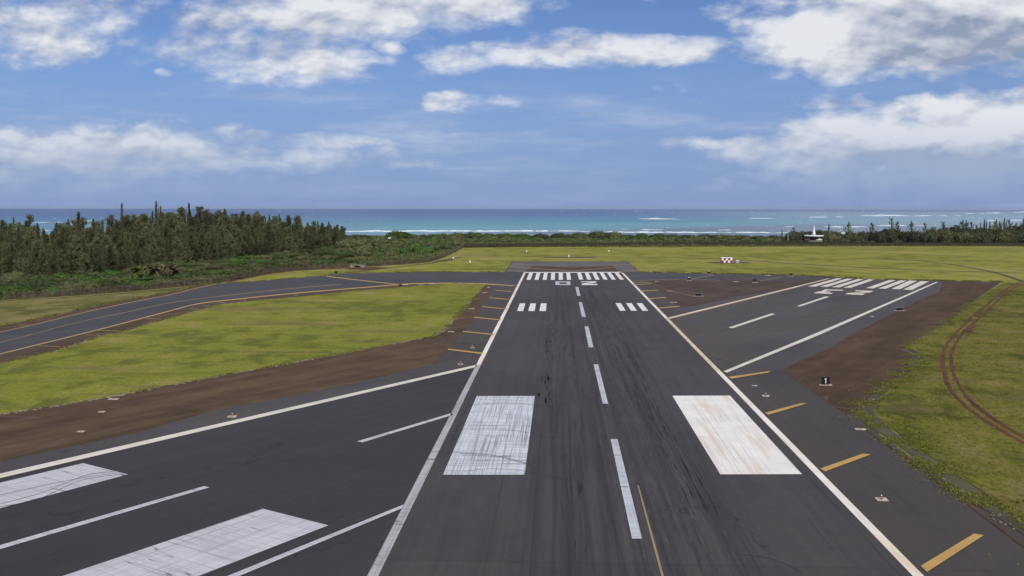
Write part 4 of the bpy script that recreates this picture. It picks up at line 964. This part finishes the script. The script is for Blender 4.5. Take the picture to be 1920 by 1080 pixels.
def interp(xs_, ys_, x): return float(np.interp(x, xs_, ys_))
ENV_X = [-80, 0, 30, 60, 78, 95, 115, 150, 172, 185, 250, 290, 345, 365, 400, 440, 500, 540, 590, 615, 630, 642, 655]
ENV_Y = [408, 414, 403, 404, 418, 434, 409, 401, 412, 410, 402, 398, 390, 388, 391, 395, 397, 403, 413, 417, 415, 424, 440]
BAS_X = [-80, 0, 100, 200, 240, 300, 400, 450, 520, 600, 650]
BAS_Y = [524, 520, 524, 521, 508, 496, 490, 484, 476, 467, 458]
FRT_Y = [470, 468, 462, 454, 452, 446, 442, 438, 434, 431, 441]
def spot(px, Yd):
    d = ray(px, 540); return CX+d.x*Yd
def ztop(px, py, Yd): return CZ+ray(px, py).z*Yd
def forest():
    rr = random.Random(11); n = 0
    rows = 8
    for k in range(rows):
        f = k/(rows-1); px = -78+rr.uniform(0, 14)
        while px < 648:
            yb_ = interp(BAS_X, BAS_Y, px); d0 = G(px, yb_)[1]
            Yd = d0+f*min(190, 64+.38*(650-px))+rr.uniform(-7, 7)
            x = spot(px, Yd)
            fr = interp(BAS_X, FRT_Y, px); en = interp(ENV_X, ENV_Y, px)
            ty = fr+(en-fr)*(f**.75)+rr.uniform(-4, 10)*(1 if k < rows-1 else .7)+7*mnoise.noise(Vector((px*.03, k*.7, 5)))
            if k == 0: ty += rr.uniform(0, 16)
            H = ztop(px, ty, Yd)
            sc_ = 1867/Yd
            if H > 4:
                wide = rr.uniform(1.0, 1.45)*(1.0 if H > 12 else 1.25)
                zone = 'front rank' if k < 2 else ('middle' if k < 5 else 'back rank')
                side = 'left' if px < 230 else ('centre' if px < 430 else 'right')
                place(IRON[rr.randrange(10)], USED, (x, Yd, 0), H, rr.uniform(0, 6.28), 'feathery grey green ironwood in the %s of the left grove, %s part' % (zone, side), 'ironwoods in the grove on the left', 'tree', wide)
                n += 1
            px += rr.uniform(13, 23)*(1.0+.10*k)*Yd**-1*470/1.0*.9
    # the tall single tips
    for px, top, Yd, pr, lab in ((233, 380, 560, 0, 'needle thin bare topped ironwood spike standing above the left grove'), (297, 376, 590, 1, 'tallest thin ironwood spike rising past the horizon in the grove'),
                                 (152, 397, 520, 0, 'dark narrow ironwood tip left of the thin spike against the sea'), (305, 385, 600, 0, 'narrow ironwood tip just right of the tallest spike'),
                                 (358, 380, 600, 1, 'narrow ironwood tip over the highest part of the grove')):
        place(SPIRE[pr], USED, (spot(px, Yd), Yd, 0), ztop(px, top, Yd), px, lab, 'ironwoods in the grove on the left', 'tree', 1.0 if px not in (152,) else 1.9)
    return n
nf = forest()

def bush_mesh(seed, nl=1500, core=True, flat=.62, ls=1.0):
    g = np.random.default_rng(seed)
    lobes = [(0, 0, .30, .62)]+[(math.cos(a)*r, math.sin(a)*r, g.uniform(.12, .42), g.uniform(.30, .50)) for a, r in zip(g.uniform(0, 6.28, 7), g.uniform(.35, .72, 7))]
    Ls = np.array(lobes)
    n = unit(g.normal(0, 1, (nl*2, 3))); li = g.integers(0, len(Ls), nl*2); c = Ls[li, :3]; r = Ls[li, 3]*g.uniform(.86, 1.10, nl*2)
    P = c+n*r[:, None]*np.array([1, 1, .9]); P[:, 2] *= flat/.62
    inside = np.zeros(len(P), bool)
    for q in Ls: inside |= (((P/np.array([1, 1, flat/.62])-q[:3])**2).sum(1) < (q[3]*.80)**2)
    keep = (~inside) & (P[:, 2] > .0); P = P[keep][:nl]; n = n[keep][:nl]
    D = unit(np.cross(n, g.normal(0, 1, n.shape))+n*.25+g.normal(0, .25, n.shape)); W = unit(np.cross(D, n+g.normal(0, .5, n.shape)))
    V = cards(P, D, W, g.uniform(.07, .15, len(P))*ls, g.uniform(.05, .10, len(P))*ls)
    if core:
        for q in Ls:
            m, k = 10, 6; vs = np.zeros((k+1, m, 3))
            for i in range(k+1):
                for j in range(m):
                    th = math.pi*.5*i/k*1.25; ph = 2*math.pi*j/m
                    vs[i, j] = [q[0]+.86*q[3]*math.sin(th)*math.cos(ph), q[1]+.86*q[3]*math.sin(th)*math.sin(ph), max(0, (q[2]+.80*q[3]*math.cos(th))*flat/.62)]
            Q_ = [vs[i, j] if 0 else (vs[i, j], vs[i+1, j], vs[i+1, (j+1) % m], vs[i, (j+1) % m]) for i in range(k) for j in range(m)]
            V = np.concatenate([V, np.array(Q_).reshape(-1, 3)])
    return quads_mesh('bush_foliage', V)
BUSH = {}
for key, mat in (('green', M_BUSH), ('bright', M_BUSHB), ('olive', M_BUSHD), ('dark', M_BUSHK)):
    BUSH[key] = []
    for s in range(4):
        me = bush_mesh(600+s*7+len(key), 1900); me.materials.append(mat)
        e = empty('bush'); link('foliage', me, None, e)
        tb = MB()
        for a in range(5): tb.tube([(0, 0, 0), (.3*math.cos(a*1.3), .3*math.sin(a*1.3), .3)], [.03, .012], 5)
        tb.build('stem', M_BARK, e); BUSH[key].append(e)
SMALL = [bush_mesh(900+s, 260, True, .62, 2.0) for s in range(6)]
def mesh_arrays(me):
    v = np.empty(len(me.vertices)*3, np.float32); me.vertices.foreach_get('co', v)
    l = np.empty(len(me.loops), np.int32); me.loops.foreach_get('vertex_index', l); return v.reshape(-1, 3), l.reshape(-1, 4)
SA = [mesh_arrays(m) for m in SMALL]
NB = 0
def bush(kind, px, Yd, w, h, label, group='bushes along the fence and the shore', z=None):
    global NB
    x = spot(px, Yd); p = BUSH[kind][R.randrange(4)]
    o = p if not USED.get(p.name) else copy_tree(p); USED[p.name] = True
    o.location = (x, Yd, (ground_z(x, Yd) if z is None else z)-.05); o.scale = (w/2, w/2*R.uniform(.85, 1.2), h/.9); o.rotation_euler = (0, 0, R.uniform(0, 6.28))
    tag(o, label, 'bush', group); NB += 1; return o
# near thickets between the left fence and the grove
rr = random.Random(5)
def fence_y(px): return interp([p[0] for p in FENCE_PX], [p[1] for p in FENCE_PX], px)
for i in range(104):
    px = -70+i*6.9+rr.uniform(-5, 5)
    if px > 650: break
for row in range(4):
    px = -75+rr.uniform(0, 15)
    while px < 660:
        fy = fence_y(px); by = interp(BAS_X, BAS_Y, px)
        span = fy-by
        py = fy-3-(span-2)*(row+.4)/4+rr.uniform(-2, 2)
        if px > 430: py = min(py, fy-4)
        Yd = G(px, py)[1]
        if Yd < G(px, fy-1.0)[1]+3.5: Yd = G(px, fy-1)[1]+4
        w = rr.uniform(9, 16); h = rr.uniform(2.4, 4.2)
        if px < 215: h = rr.uniform(2.8, 3.9)
        kind = rr.choice(['green', 'green', 'olive', 'bright', 'green']) if px < 240 else rr.choice(['green', 'olive', 'olive', 'bright'])
        if 100 < px < 235 and row < 2: kind = rr.choice(['bright', 'green', 'olive']); h = rr.uniform(3.0, 4.6)
        if 215 < px < 350: h = rr.uniform(1.5, 2.5)+(.8 if row > 2 else 0)
        if 340 < px < 520: h = rr.uniform(1.3, 2.4)
        if 520 < px: h = rr.uniform(2.6, 4.2); kind = rr.choice(['green', 'green', 'olive'])
        word = {'green': 'deep green', 'bright': 'bright green', 'olive': 'dull olive'}[kind]
        bush(kind, px, Yd, w, h, '%s %s bush between left fence and ironwood grove, %s' % ('tall' if h > 3 else 'low', word, 'left part' if px < 240 else ('middle part' if px < 440 else 'right part')))
        px += rr.uniform(15, 25)*w/10*430/Yd
n_near = NB
# rounded shore clumps that break the skyline
shore = [(640,660,438.5,1010),(668,60,439.0,1030),(700,60,441,1050),(742,46,433.0,1130),(766,30,436.5,1140),(794,30,438.5,1150),(822,34,436.2,1150),(833,18,436.5,1170),(858,34,433.2,1150),(885,42,432.6,1160),(915,44,435,1180),(945,40,436.5,1190),(975,34,437.5,1190),
         (1012,25,437.2,1160),(1050,40,434.6,1170),(1085,50,433.4,1160),(1120,52,432.6,1160),(1152,50,433.4,1170),(1178,32,437,1180),(1205,32,436,1180),(1235,44,434.8,1180),(1262,36,436.6,1190),(1290,44,438.4,1200),(1320,44,438.8,1210),(1350,50,439.2,1210),(1385,44,439.4,1210),(1420,44,440.5,1210),(1452,30,438.4,1180),
         (1486,22,428.5,1080),(1503,24,429.5,1080),(1532,34,427.5,1080),(1560,26,429.5,1090),(1590,34,428.5,1090),(1612,34,430,1090),(1640,36,428,1090),(1668,34,424,1080),(1692,34,429,1080),(1716,40,427,1080),(1746,38,422.5,1080),(1768,36,424,1080),(1790,40,420.5,1080),(1812,34,422.5,1080),(1836,38,424,1070),(1862,44,420.5,1060),(1890,44,421,1060),(1915,40,418,1060),(1945,50,417,1060),
         (1700,30,433,980),(1740,36,432,980),(1775,40,430.5,975),(1806,36,431.5,970),(1840,40,432,970),(1880,44,431,965),(1914,40,431,960),(1650,36,435,990),(1600,36,436,1000),(1560,30,437,1000)]
for px, wp, py, Yd in shore[1:]:
    if 1480 < px < 1760 and Yd > 1000: py += 3.0
    elif px >= 1760 and Yd > 1000: py += 1.5
    x = spot(px, Yd); g0 = ground_z(x, Yd); h = max(2.4, ztop(px, py+rr.uniform(-.8, 2.2), Yd)-g0); w = wp*Yd/F*rr.uniform(1.0, 1.5)
    kind = rr.choice(['green', 'green', 'bright', 'olive']) if px < 1440 else rr.choice(['dark', 'dark', 'olive'])
    where = 'left of the runway, before the surf' if px < 1000 else ('behind the runway end by the surf' if px < 1440 else 'on the right shore beyond the dark fence')
    bush(kind, px, Yd, w, h, 'rounded %s shore thicket %s, %s' % ({'green': 'deep green', 'bright': 'bright green', 'olive': 'dull olive', 'dark': 'dark'}[kind], 'standing tall' if h > 7 else 'low and spreading', where), 'rounded thickets along the shore')
n_shore = NB-n_near

# remaining scrub as one mass
def mass():
    rr = random.Random(21); VV, QQ, MI = [], [], []; off = 0
    def add(x, y, w, h, mi):
        nonlocal off
        v, q = SA[rr.randrange(6)]; a = rr.uniform(0, 6.28); c, s = math.cos(a), math.sin(a)
        p = np.empty_like(v); p[:, 0] = (v[:, 0]*c-v[:, 1]*s)*w/2+x; p[:, 1] = (v[:, 0]*s+v[:, 1]*c)*w/2+y; p[:, 2] = v[:, 2]*h/.9+ground_z(x, y)-.05
        VV.append(p); QQ.append(q+off); MI.append(np.full(len(q), mi)); off += len(v)
    n = 0
    # belt 1: between the left fence and the shore (px 430..870); belt 2: behind the far fence
    for i in range(2600):
        px = rr.uniform(-100, 2000)
        f = rr.random()
        if px < 869:
            fy = fence_y(px); y0 = G(px, fy-1.5)[1]+6; Yd = y0+(1220-y0)*(f**1.15)
            if px < 640 and Yd < G(px, interp(BAS_X, BAS_Y, px))[1]+175: continue
        else:
            Yd = 775+(1230-775)*f
        x = spot(px, Yd)
        w = rr.uniform(3, 11)*rr.uniform(.8, 1.2); h = w*rr.uniform(.25, .5)+.5
        zn = mnoise.noise(Vector((x*.009, Yd*.016, 7)))+rr.uniform(-.12, .12); mi = 1 if zn > .20 else (0 if zn > -.04 else 2)
        if px < 869:
            # open grassy pocket inside the bend of the fence
            if Yd < y0+85 and px > 640: 
                if rr.random() < .9: continue
                h *= .5
            if 560 < px < 800 and Yd < 800: h *= 1.15
        elif px < 1300:
            if Yd < 900: h = rr.uniform(1.0, 2.2); mi = rr.choice([0, 2, 2])
        else:
            if Yd < 960:
                if rr.random() < .93: continue
                h = rr.uniform(.5, .9); mi = 2
            elif Yd < 1000 and 1490 < px < 1560: continue
            if px > 1440: mi = 3 if rr.random() < .7 else 2
            if px > 1640 and Yd > 980: h *= 1.5
        if 1485 < px < 1560 and 840 < Yd < 1010: continue
        add(x, Yd, w, h, mi); n += 1
    me = quads_mesh('scrub', np.concatenate(VV), quads=np.concatenate(QQ), midx=np.concatenate(MI))
    for m in (M_BUSH, M_BUSHB, M_BUSHD, M_BUSHK): me.materials.append(m)
    tag(link('scrub', me), 'continuous low green scrub between the fences and the sea', 'scrub', kind='stuff')
    # low leafy ground cover
    g = np.random.default_rng(4); N = 60000
    px = g.uniform(-100, 2000, N); f = g.random(N)
    fyv = np.interp(px, [p[0] for p in FENCE_PX]+[2150], [p[1] for p in FENCE_PX]+[461.8])
    pts = []
    for a, b, c in zip(px, fyv, f):
        y0 = G(a, b-.6)[1]+2.0; Yd = y0+(1150-y0)*c**1.6; x = spot(a, Yd); pts.append((x, Yd, ground_z(x, Yd)+.15))
    C = np.array(pts); n_ = unit(g.normal(0, 1, (N, 3))*np.array([1, 1, .5])+np.array([0, 0, .8])); D = unit(np.cross(n_, g.normal(0, 1, (N, 3)))); W = unit(np.cross(D, n_))
    C[:, 2] += g.random(N)*.5
    me = quads_mesh('ground_cover', cards(C, D, W, g.uniform(.5, 1.3, N), g.uniform(.4, .9, N))); me.materials.append(M_COVER)
    tag(link('ground_cover', me), 'rough grass and creepers covering the open ground beyond the fences', 'ground cover', kind='stuff')
    return n
mass()

# right-hand skyline trees
RT = [(1551,420,9),(1589,415.5,13),(1631,417.5,15),(1668,409,12),(1678,416,14),(1705,414,11),(1730,418,12),(1765,416,15),(1799,413,11),(1807,413,12),(1817,416,8),(1827,422,10),(1834,417,5),(1841,410,5),(1845,415,6),(1851,415,5),(1862,412,9),(1869,414,7),(1879,409.5,7),(1887,412,8),(1900,417.5,8),(1913,409,14),(1921,406,16),(1485,426,10),(1464,433,8),(1935,405,16)]
def rlabel(px): return 'windswept dark tree against the sea, %s' % ('left of the white spire' if px < 1500 else 'between the white spire and the tallest clump' if px < 1650 else 'in the middle of the right shore' if px < 1780 else 'among the sparse tops near the right edge' if px < 1895 else 'at the right edge of the shore')
for i, (px, top, wp) in enumerate(RT):
    Yd = 1020+(i*37 % 50); x = spot(px, Yd); g0 = ground_z(x, Yd); H = ztop(px, top, Yd)-g0; Wm = wp*Yd/F
    if wp <= 6: place(SPIRE[i % 2], USED, (x, Yd, g0), H, i, 'bare thin snag among the sparse tops near the right edge of the shore', 'trees on the right shore', 'tree', 1.1)
    else: place(WIND[i % 4], USED, (x, Yd, g0), H, i*1.7, rlabel(px), 'trees on the right shore', 'tree', max(.6, Wm/(.5*H)))

# palms
def palm_proto(seed, mat, nf_=34):
    g = random.Random(seed); e = empty('palm_tree'); MB().tube([(0, 0, 0), (.02, .01, .3), (.0, .0, .62)], [.055, .045, .04], 8).build('trunk', M_BARK, e, True)
    vs = []
    for i in range(nf_):
        az = g.uniform(0, 6.28); el = g.uniform(-.5, 1.25); L = g.uniform(.36, .50)
        p = Vector((0, 0, .62)); d = Vector((math.cos(az)*math.cos(el), math.sin(az)*math.cos(el), math.sin(el))); s = Vector((-math.sin(az), math.cos(az), 0))
        n = 9
        for k in range(n):
            q = p+d*(L/n); d = (d+Vector((0, 0, -.17))).normalized(); w = .055*math.sin(math.pi*(k+.8)/(n+.6))+.012
            for sg in (-1, 1):
                tip = s*sg*w*1.5+d*.03+Vector((0, 0, -w*.5))
                vs += [p, q, q+tip, p+tip]
            p = q
    me = quads_mesh('fronds', [tuple(v) for v in vs]); me.materials.append(mat); link('fronds', me, None, e); return e
PG, PB = palm_proto(1, M_PALM), palm_proto(2, M_PALMB)
for px, top, basey, pr, wide, lab in ((258,497,533,PG,1.0,'bright green palm with drooping fronds behind the left fence'),(287,491,530,PB,1.05,'dull palm with brown dead fronds right of the bright green palm'),
        (325,494,532,PB,.85,'dark slim palm, rightmost of the palms behind the fence'),(308,493,522,PB,.9,'dark palm half hidden between the two brown palms'),
        (157,498,520,PB,.75,'small dark palm in front of the grove above the bright bushes'),(6,455,503,PG,.5,'palm at the left edge of the photo among the ironwoods'),(18,486,515,PG,.9,'low palm near the left edge above the deep green thicket')):
    x, Yd = G(px, basey); H = ztop(px, top, Yd); o = place(pr, USED, (x, Yd, 0), H/.98, px, lab, 'palms at the foot of the grove', 'palm tree', wide)

# ------------------------------------------------------------------ shore pavilion, cars, poles
def at(px, py):                                    # pixel -> terrain by marching
    d = ray(px, py); y = 300.0
    while y < 1700:
        if CZ+d.z*y < ground_z(CX+d.x*y, y): break
        y += 1.0
    return CX+d.x*y, y, ground_z(CX+d.x*y, y)
def pavilion():
    Yd = 905.0; x = spot(1523.5, Yd); z0 = ztop(1523.5, 450.2, Yd); z0 = max(z0, ground_z(x, Yd)); s = Yd/F
    e = empty('shore_pavilion', (x, Yd, z0)); w = 35.5*s; rz = ztop(1523.5, 442.6, Yd)-z0; top = ztop(1523.5, 423.3, Yd)-z0
    n = 20
    MB().tube([(0, 0, rz-.35), (0, 0, rz+.15), (0, 0, rz+.5), (0, 0, rz+.62)], [w*.485, w*.5, w*.5, w*.47], n).build('roof', M_WHT, e)
    MB().tube([(0, 0, rz+.6), (0, 0, rz+.6+(top-rz)*.35), (0, 0, rz+.6+(top-rz)*.7), (0, 0, top)], [1.75, 1.05, .5, .14], 10).build('spire', M_WHT, e, True)
    for i in range(10):
        a = 2*math.pi*i/10+.3; MB().tube([(math.cos(a)*w*.36, math.sin(a)*w*.36, -.5), (math.cos(a)*w*.36, math.sin(a)*w*.36, rz-.35)], .22, 8).build('column', M_RDC, e)
    for i in range(9):
        a = 2*math.pi*i/9; MB().tube([(math.cos(a)*w*.46, math.sin(a)*w*.46, rz+.5), (math.cos(a)*w*.46, math.sin(a)*w*.46, rz+1.5)], [.14, .05], 6).build('finial', M_WHT, e)
    MB().tube([(0, 0, -.5), (0, 0, rz-.36)], w*.22, 12).build('inner_room', M_DKM, e)
    MB().tube([(0, 0, -1.5), (0, 0, .04)], w*.42, n).build('floor_slab', M_CONCG, e)
    tag(e, 'round white roofed pavilion with a tall pointed spire near the shore', 'pavilion')
    return x, Yd, z0
M_RDC = simple('maroon_paint', (.16, .04, .04), .6, .3, .1, 2)
def car(px, Yd, z, body_mat, rz, label, pickup=False, name='parked_car'):
    e = empty(name, (spot(px, Yd), Yd, z), rz); L, W = (5.2, 1.9) if pickup else (4.5, 1.8)
    pr = [(-L/2, .35), (-L/2, .85), (-L/2+.15, .98), (-L*.22, 1.0), (-L*.10, 1.5), (L*.24, 1.52), (L*.40, 1.02), (L/2, .9), (L/2, .35)] if not pickup else [(-L/2, .4), (-L/2, 1.0), (-L*.05, 1.0), (-L*.04, 1.72), (L*.20, 1.74), (L*.29, 1.15), (L/2, 1.0), (L/2, .4)]
    n = len(pr); vs = [(a, -W/2*(.86 if b > 1.2 else 1), b) for a, b in pr]+[(a, W/2*(.86 if b > 1.2 else 1), b) for a, b in pr]
    fs = [tuple(range(n)), tuple(range(2*n-1, n-1, -1))]+[(i, n+i, n+(i+1) % n, (i+1) % n) for i in range(n)]
    MB().add(vs, fs).build('body', body_mat, e)
    gl = MB()
    for s in (-1, 1): gl.box((L*.08 if pickup else L*.07), s*W*.452, 1.26 if not pickup else 1.38, L*.20 if pickup else L*.28, .05, .34)
    gl.build('side_window', M_GLS, e)
    for sx in (-1, 1):
        for sy in (-1, 1):
            w = MB().tube([(sx*L*.31, sy*W*.5-.11, .33), (sx*L*.31, sy*W*.5+.11, .33)], .33, 14).build('wheel', M_RUB, e)
            MB().tube([(sx*L*.31, sy*W*.5-.12, .33), (sx*L*.31, sy*W*.5+.12, .33)], .18, 10).build('rim', M_GRY, w)
    for sy in (-1, 1): MB().box(L/2+.01, sy*W*.36, .74, .04, .3, .16).build('headlight', M_GLS, e)
    return tag(e, label, 'car')
px_, Yp, zp = pavilion()
car(1511, 893, zp, M_RDC, 2.9, 'red and white parked car at the left end of the pavilion')
car(1533.5, 893, zp, M_WHT, .1, 'white pickup parked in front of the right side of the pavilion', True, 'parked_pickup')
car(1540.5, 896, zp, M_BLK, .3, 'black car parked at the right end of the pavilion')
Yc = 985; car(730.5, Yc, ztop(730.5, 448.2, Yc), M_WHT, .2, 'white car parked on the track behind the shore thickets at left')
Yc = 1010; car(713, Yc, ztop(713, 446.6, Yc), M_BLK, .4, 'dark car parked beside the white car at left')
for px, top, bs, mat, lab in ((1475.3,426,450,M_WHT,'thin white pole left of the pavilion'),(1865.6,431,449,M_RDC,'thin rust red pole standing in the scrub near the right edge')):
    Yd = 880; x = spot(px, Yd); z = ztop(px, bs, Yd); z = max(z, ground_z(x, Yd)); e = empty('pole', (x, Yd, z)); hh = ztop(px, top, Yd)-z
    MB().tube([(0, 0, -1), (0, 0, hh*.5), (0, 0, hh)], [.14, .11, .07], 8).build('shaft', mat, e); MB().box(0, 0, hh, .5, .3, .2).build('head', mat, e); MB().box(0, 0, .05, .7, .7, .3).build('footing', M_CONCG, e); tag(e, lab, 'pole')

def relief(a, b): return .04+.15*mnoise.noise(Vector((a*.11, b*.08, 2)))+.16*mnoise.noise(Vector((a*.5, b*.33, 6)))+.09*mnoise.noise(Vector((a*1.3, b*.9, 9)))
def mounds():
    P = PX(ver+[(2035, 1066)])+[(200, 60), (230, 330)]; P = PX([(1880,531),(1836,559),(1800,588),(1754,618),(1719,640),(1702,652),(1738,668),(1722,684),(1704,702),(1690,718),(1660,741),(1640,757),(1640,776),(1662,800),(1712,832),(1782,886),(1850,930),(1925,985),(2030,1066),(2090,1000),(2060,800),(1990,600),(1935,535)])
    st = .55; A_ = np.array(P); lo, hi = A_.min(0), A_.max(0); gx = np.arange(lo[0], hi[0], st); gy = np.arange(lo[1], hi[1], st)
    X, Y = np.meshgrid(gx, gy); x, y = X.ravel(), Y.ravel(); ins = np.zeros(len(x), bool); j = len(A_)-1
    for i in range(len(A_)):
        ins ^= ((A_[i, 1] > y) != (A_[j, 1] > y)) & (x < (A_[j, 0]-A_[i, 0])*(y-A_[i, 1])/(A_[j, 1]-A_[i, 1]+1e-12)+A_[i, 0]); j = i
    rp = np.array([tuple(p) for r_ in ruts for p in resample(PX(smooth_px(r_, 8)), .8)])
    z = np.full(len(x), -.3); idx = np.nonzero(ins)[0]
    for k in range(0, len(idx), 5000):
        q = idx[k:k+5000]; dm = np.sqrt((x[q, None]-rp[None, :, 0])**2+(y[q, None]-rp[None, :, 1])**2).min(1)
        h = np.array([relief(a, b) for a, b in zip(x[q], y[q])])
        z[q] = np.where(dm > 1.0, .075+h*np.clip((dm-.6)/2.0, .15, 1), -.3)
    n = len(gx); I = ins.reshape(X.shape); ok = I[:-1, :-1] & I[1:, :-1] & I[:-1, 1:] & I[1:, 1:]
    a = np.nonzero(ok.ravel())[0]; r0, c0 = a//(n-1), a % (n-1); b = r0*n+c0
    me = quads_mesh('verge_turf', np.c_[x, y, z], quads=np.c_[b, b+1, b+n+1, b+n], smooth=True); me.materials.append(M_GRR)
    tag(link('verge_turf', me), kind='structure')
mounds()

# ------------------------------------------------------------------ grass tufts (near verge, island rim, field edges)
def tufts():
    g = np.random.default_rng(12); C = []
    def poly_fill(poly, n, w0, w1):
        P = np.array(poly); lo, hi = P.min(0), P.max(0); out = []
        pts = g.uniform(lo, hi, (n, 2)); x, y = pts[:, 0], pts[:, 1]; ins = np.zeros(n, bool); j = len(P)-1
        for i in range(len(P)):
            c = ((P[i, 1] > y) != (P[j, 1] > y)) & (x < (P[j, 0]-P[i, 0])*(y-P[i, 1])/(P[j, 1]-P[i, 1]+1e-12)+P[i, 0]); ins ^= c; j = i
        pts = pts[ins]; return np.c_[pts, np.full(len(pts), .08), g.uniform(w0, w1, len(pts))]
    verp = PX([(1720,640),(1738,668),(1704,702),(1660,741),(1640,757),(1640,776),(1662,800),(1712,832),(1782,886),(1850,930),(1925,985),(1990,1040),(1960,700),(1930,540),(1890,532)])
    C.append(poly_fill(verp, 70000, .06, .18))
    def along(pts, n, sp, w0, w1):
        P = resample(pts, 1.0); idx = g.integers(0, len(P)-1, n); a = np.array([tuple(p) for p in P]); q = a[idx]+(a[idx+1]-a[idx])*g.random((n, 1))+g.normal(0, sp, (n, 2))
        return np.c_[q, np.full(n, .08), g.uniform(w0, w1, n)]
    C.append(along(PX(ISL_BOT), 3500, .5, .10, .22)); C.append(along(PX(ISL_TOP), 2500, .6, .10, .26))
    C.append(along(PX(RBND), 16000, .9, .04, .13)); C.append(along(PX(off), 22000, 1.7, .05, .16)); C.append(along(PX(FARE[:14]), 3500, .6, .15, .35)); C.append(along(PX(FARE[16:]), 4000, .6, .2, .45))
    C = np.concatenate(C); ctr = C[:, :3].copy(); s = C[:, 3]
    # keep the wheel ruts clear
    rp = np.array([tuple(p) for r_ in ruts for p in resample(PX(smooth_px(r_, 8)), .9)]); keep = np.ones(len(ctr), bool)
    for i in range(0, len(ctr), 4000):
        d = np.sqrt(((ctr[i:i+4000, None, :2]-rp[None])**2).sum(2)).min(1); keep[i:i+4000] = d > .42
    nz = np.array([mnoise.noise(Vector((p[0]*.16, p[1]*.16, 3)))+.5*mnoise.noise(Vector((p[0]*.7, p[1]*.7, 6))) for p in ctr]); keep &= nz > -.02
    ctr, s = ctr[keep], s[keep]
    for i in range(len(ctr)):
        if ctr[i, 0] > 40: ctr[i, 2] = .07+max(0, relief(ctr[i, 0], ctr[i, 1]))
    out = []
    for k in range(3):
        n = len(ctr); az = g.uniform(0, 6.28, n); W = np.c_[np.cos(az), np.sin(az), np.zeros(n)]; D = unit(np.c_[g.normal(0, .9, (n, 2)), np.ones(n)])
        c = ctr+np.c_[g.normal(0, .12, (n, 2)), s*.45]; out.append(cards(c, D, W, s*1.0, s*1.1))
    me = quads_mesh('grass', np.concatenate(out)); me.materials.append(M_TUFT)
    tag(link('grass', me), 'rough tufts of yellow green grass on the verges', 'grass', kind='stuff')
tufts()
def rubble():
    g = random.Random(8); mb = MB()
    for line, n, sp in ((ISL_BOT, 900, .30), (ISL_TOP[4:], 420, .35), (RBND[:-1], 120, .5)):
        P = resample(PX(line), 1.0)
        for i in range(n):
            p = P[g.randrange(len(P)-1)]
            if p.x < -240 or mnoise.noise(Vector((p.x*.07, p.y*.07, 4))) < -.22: continue
            q = g.uniform(.10, .34); mb.box(p.x+g.gauss(0, sp), p.y+g.gauss(0, sp), .10, q*g.uniform(.8, 2.2), q, g.uniform(.05, .14), g.uniform(0, 3.1), .7)
    tag(mb.build('edge_rubble', M_RUBB), 'pale broken lumps of old asphalt along the grass edges', 'rubble', kind='stuff')
M_RUBB = simple('broken_asphalt', (.22, .18, .15), .95, .1, .3, .8)
rubble()

def haze():
    m = bpy.data.materials.new('haze_air'); m.use_nodes = True; n = m.node_tree.nodes; n.clear()
    v = n.new('ShaderNodeVolumePrincipled'); v.inputs['Color'].default_value = (.80, .88, 1, 1); v.inputs['Density'].default_value = HAZE; v.inputs['Anisotropy'].default_value = .2
    o = n.new('ShaderNodeOutputMaterial'); m.node_tree.links.new(v.outputs[0], o.inputs['Volume'])
    mb = MB(); mb.box(0, 26000, -52, 160000, 53000, 180); h = mb.build('haze', m); h['kind'] = 'stuff'; h['label'] = 'thin bluish sea air over the whole airfield'
HAZE = 1.2e-5
haze()

for o in list(bpy.data.objects):                    # prototypes that were never placed are dropped
    if o.parent is None and o.type == 'EMPTY' and 'label' not in o:
        for c in [q for q in bpy.data.objects if q.parent == o]: bpy.data.objects.remove(c)
        bpy.data.objects.remove(o)
print('forest', nf, 'near', n_near, 'shore', n_shore, 'objects', len(bpy.data.objects))
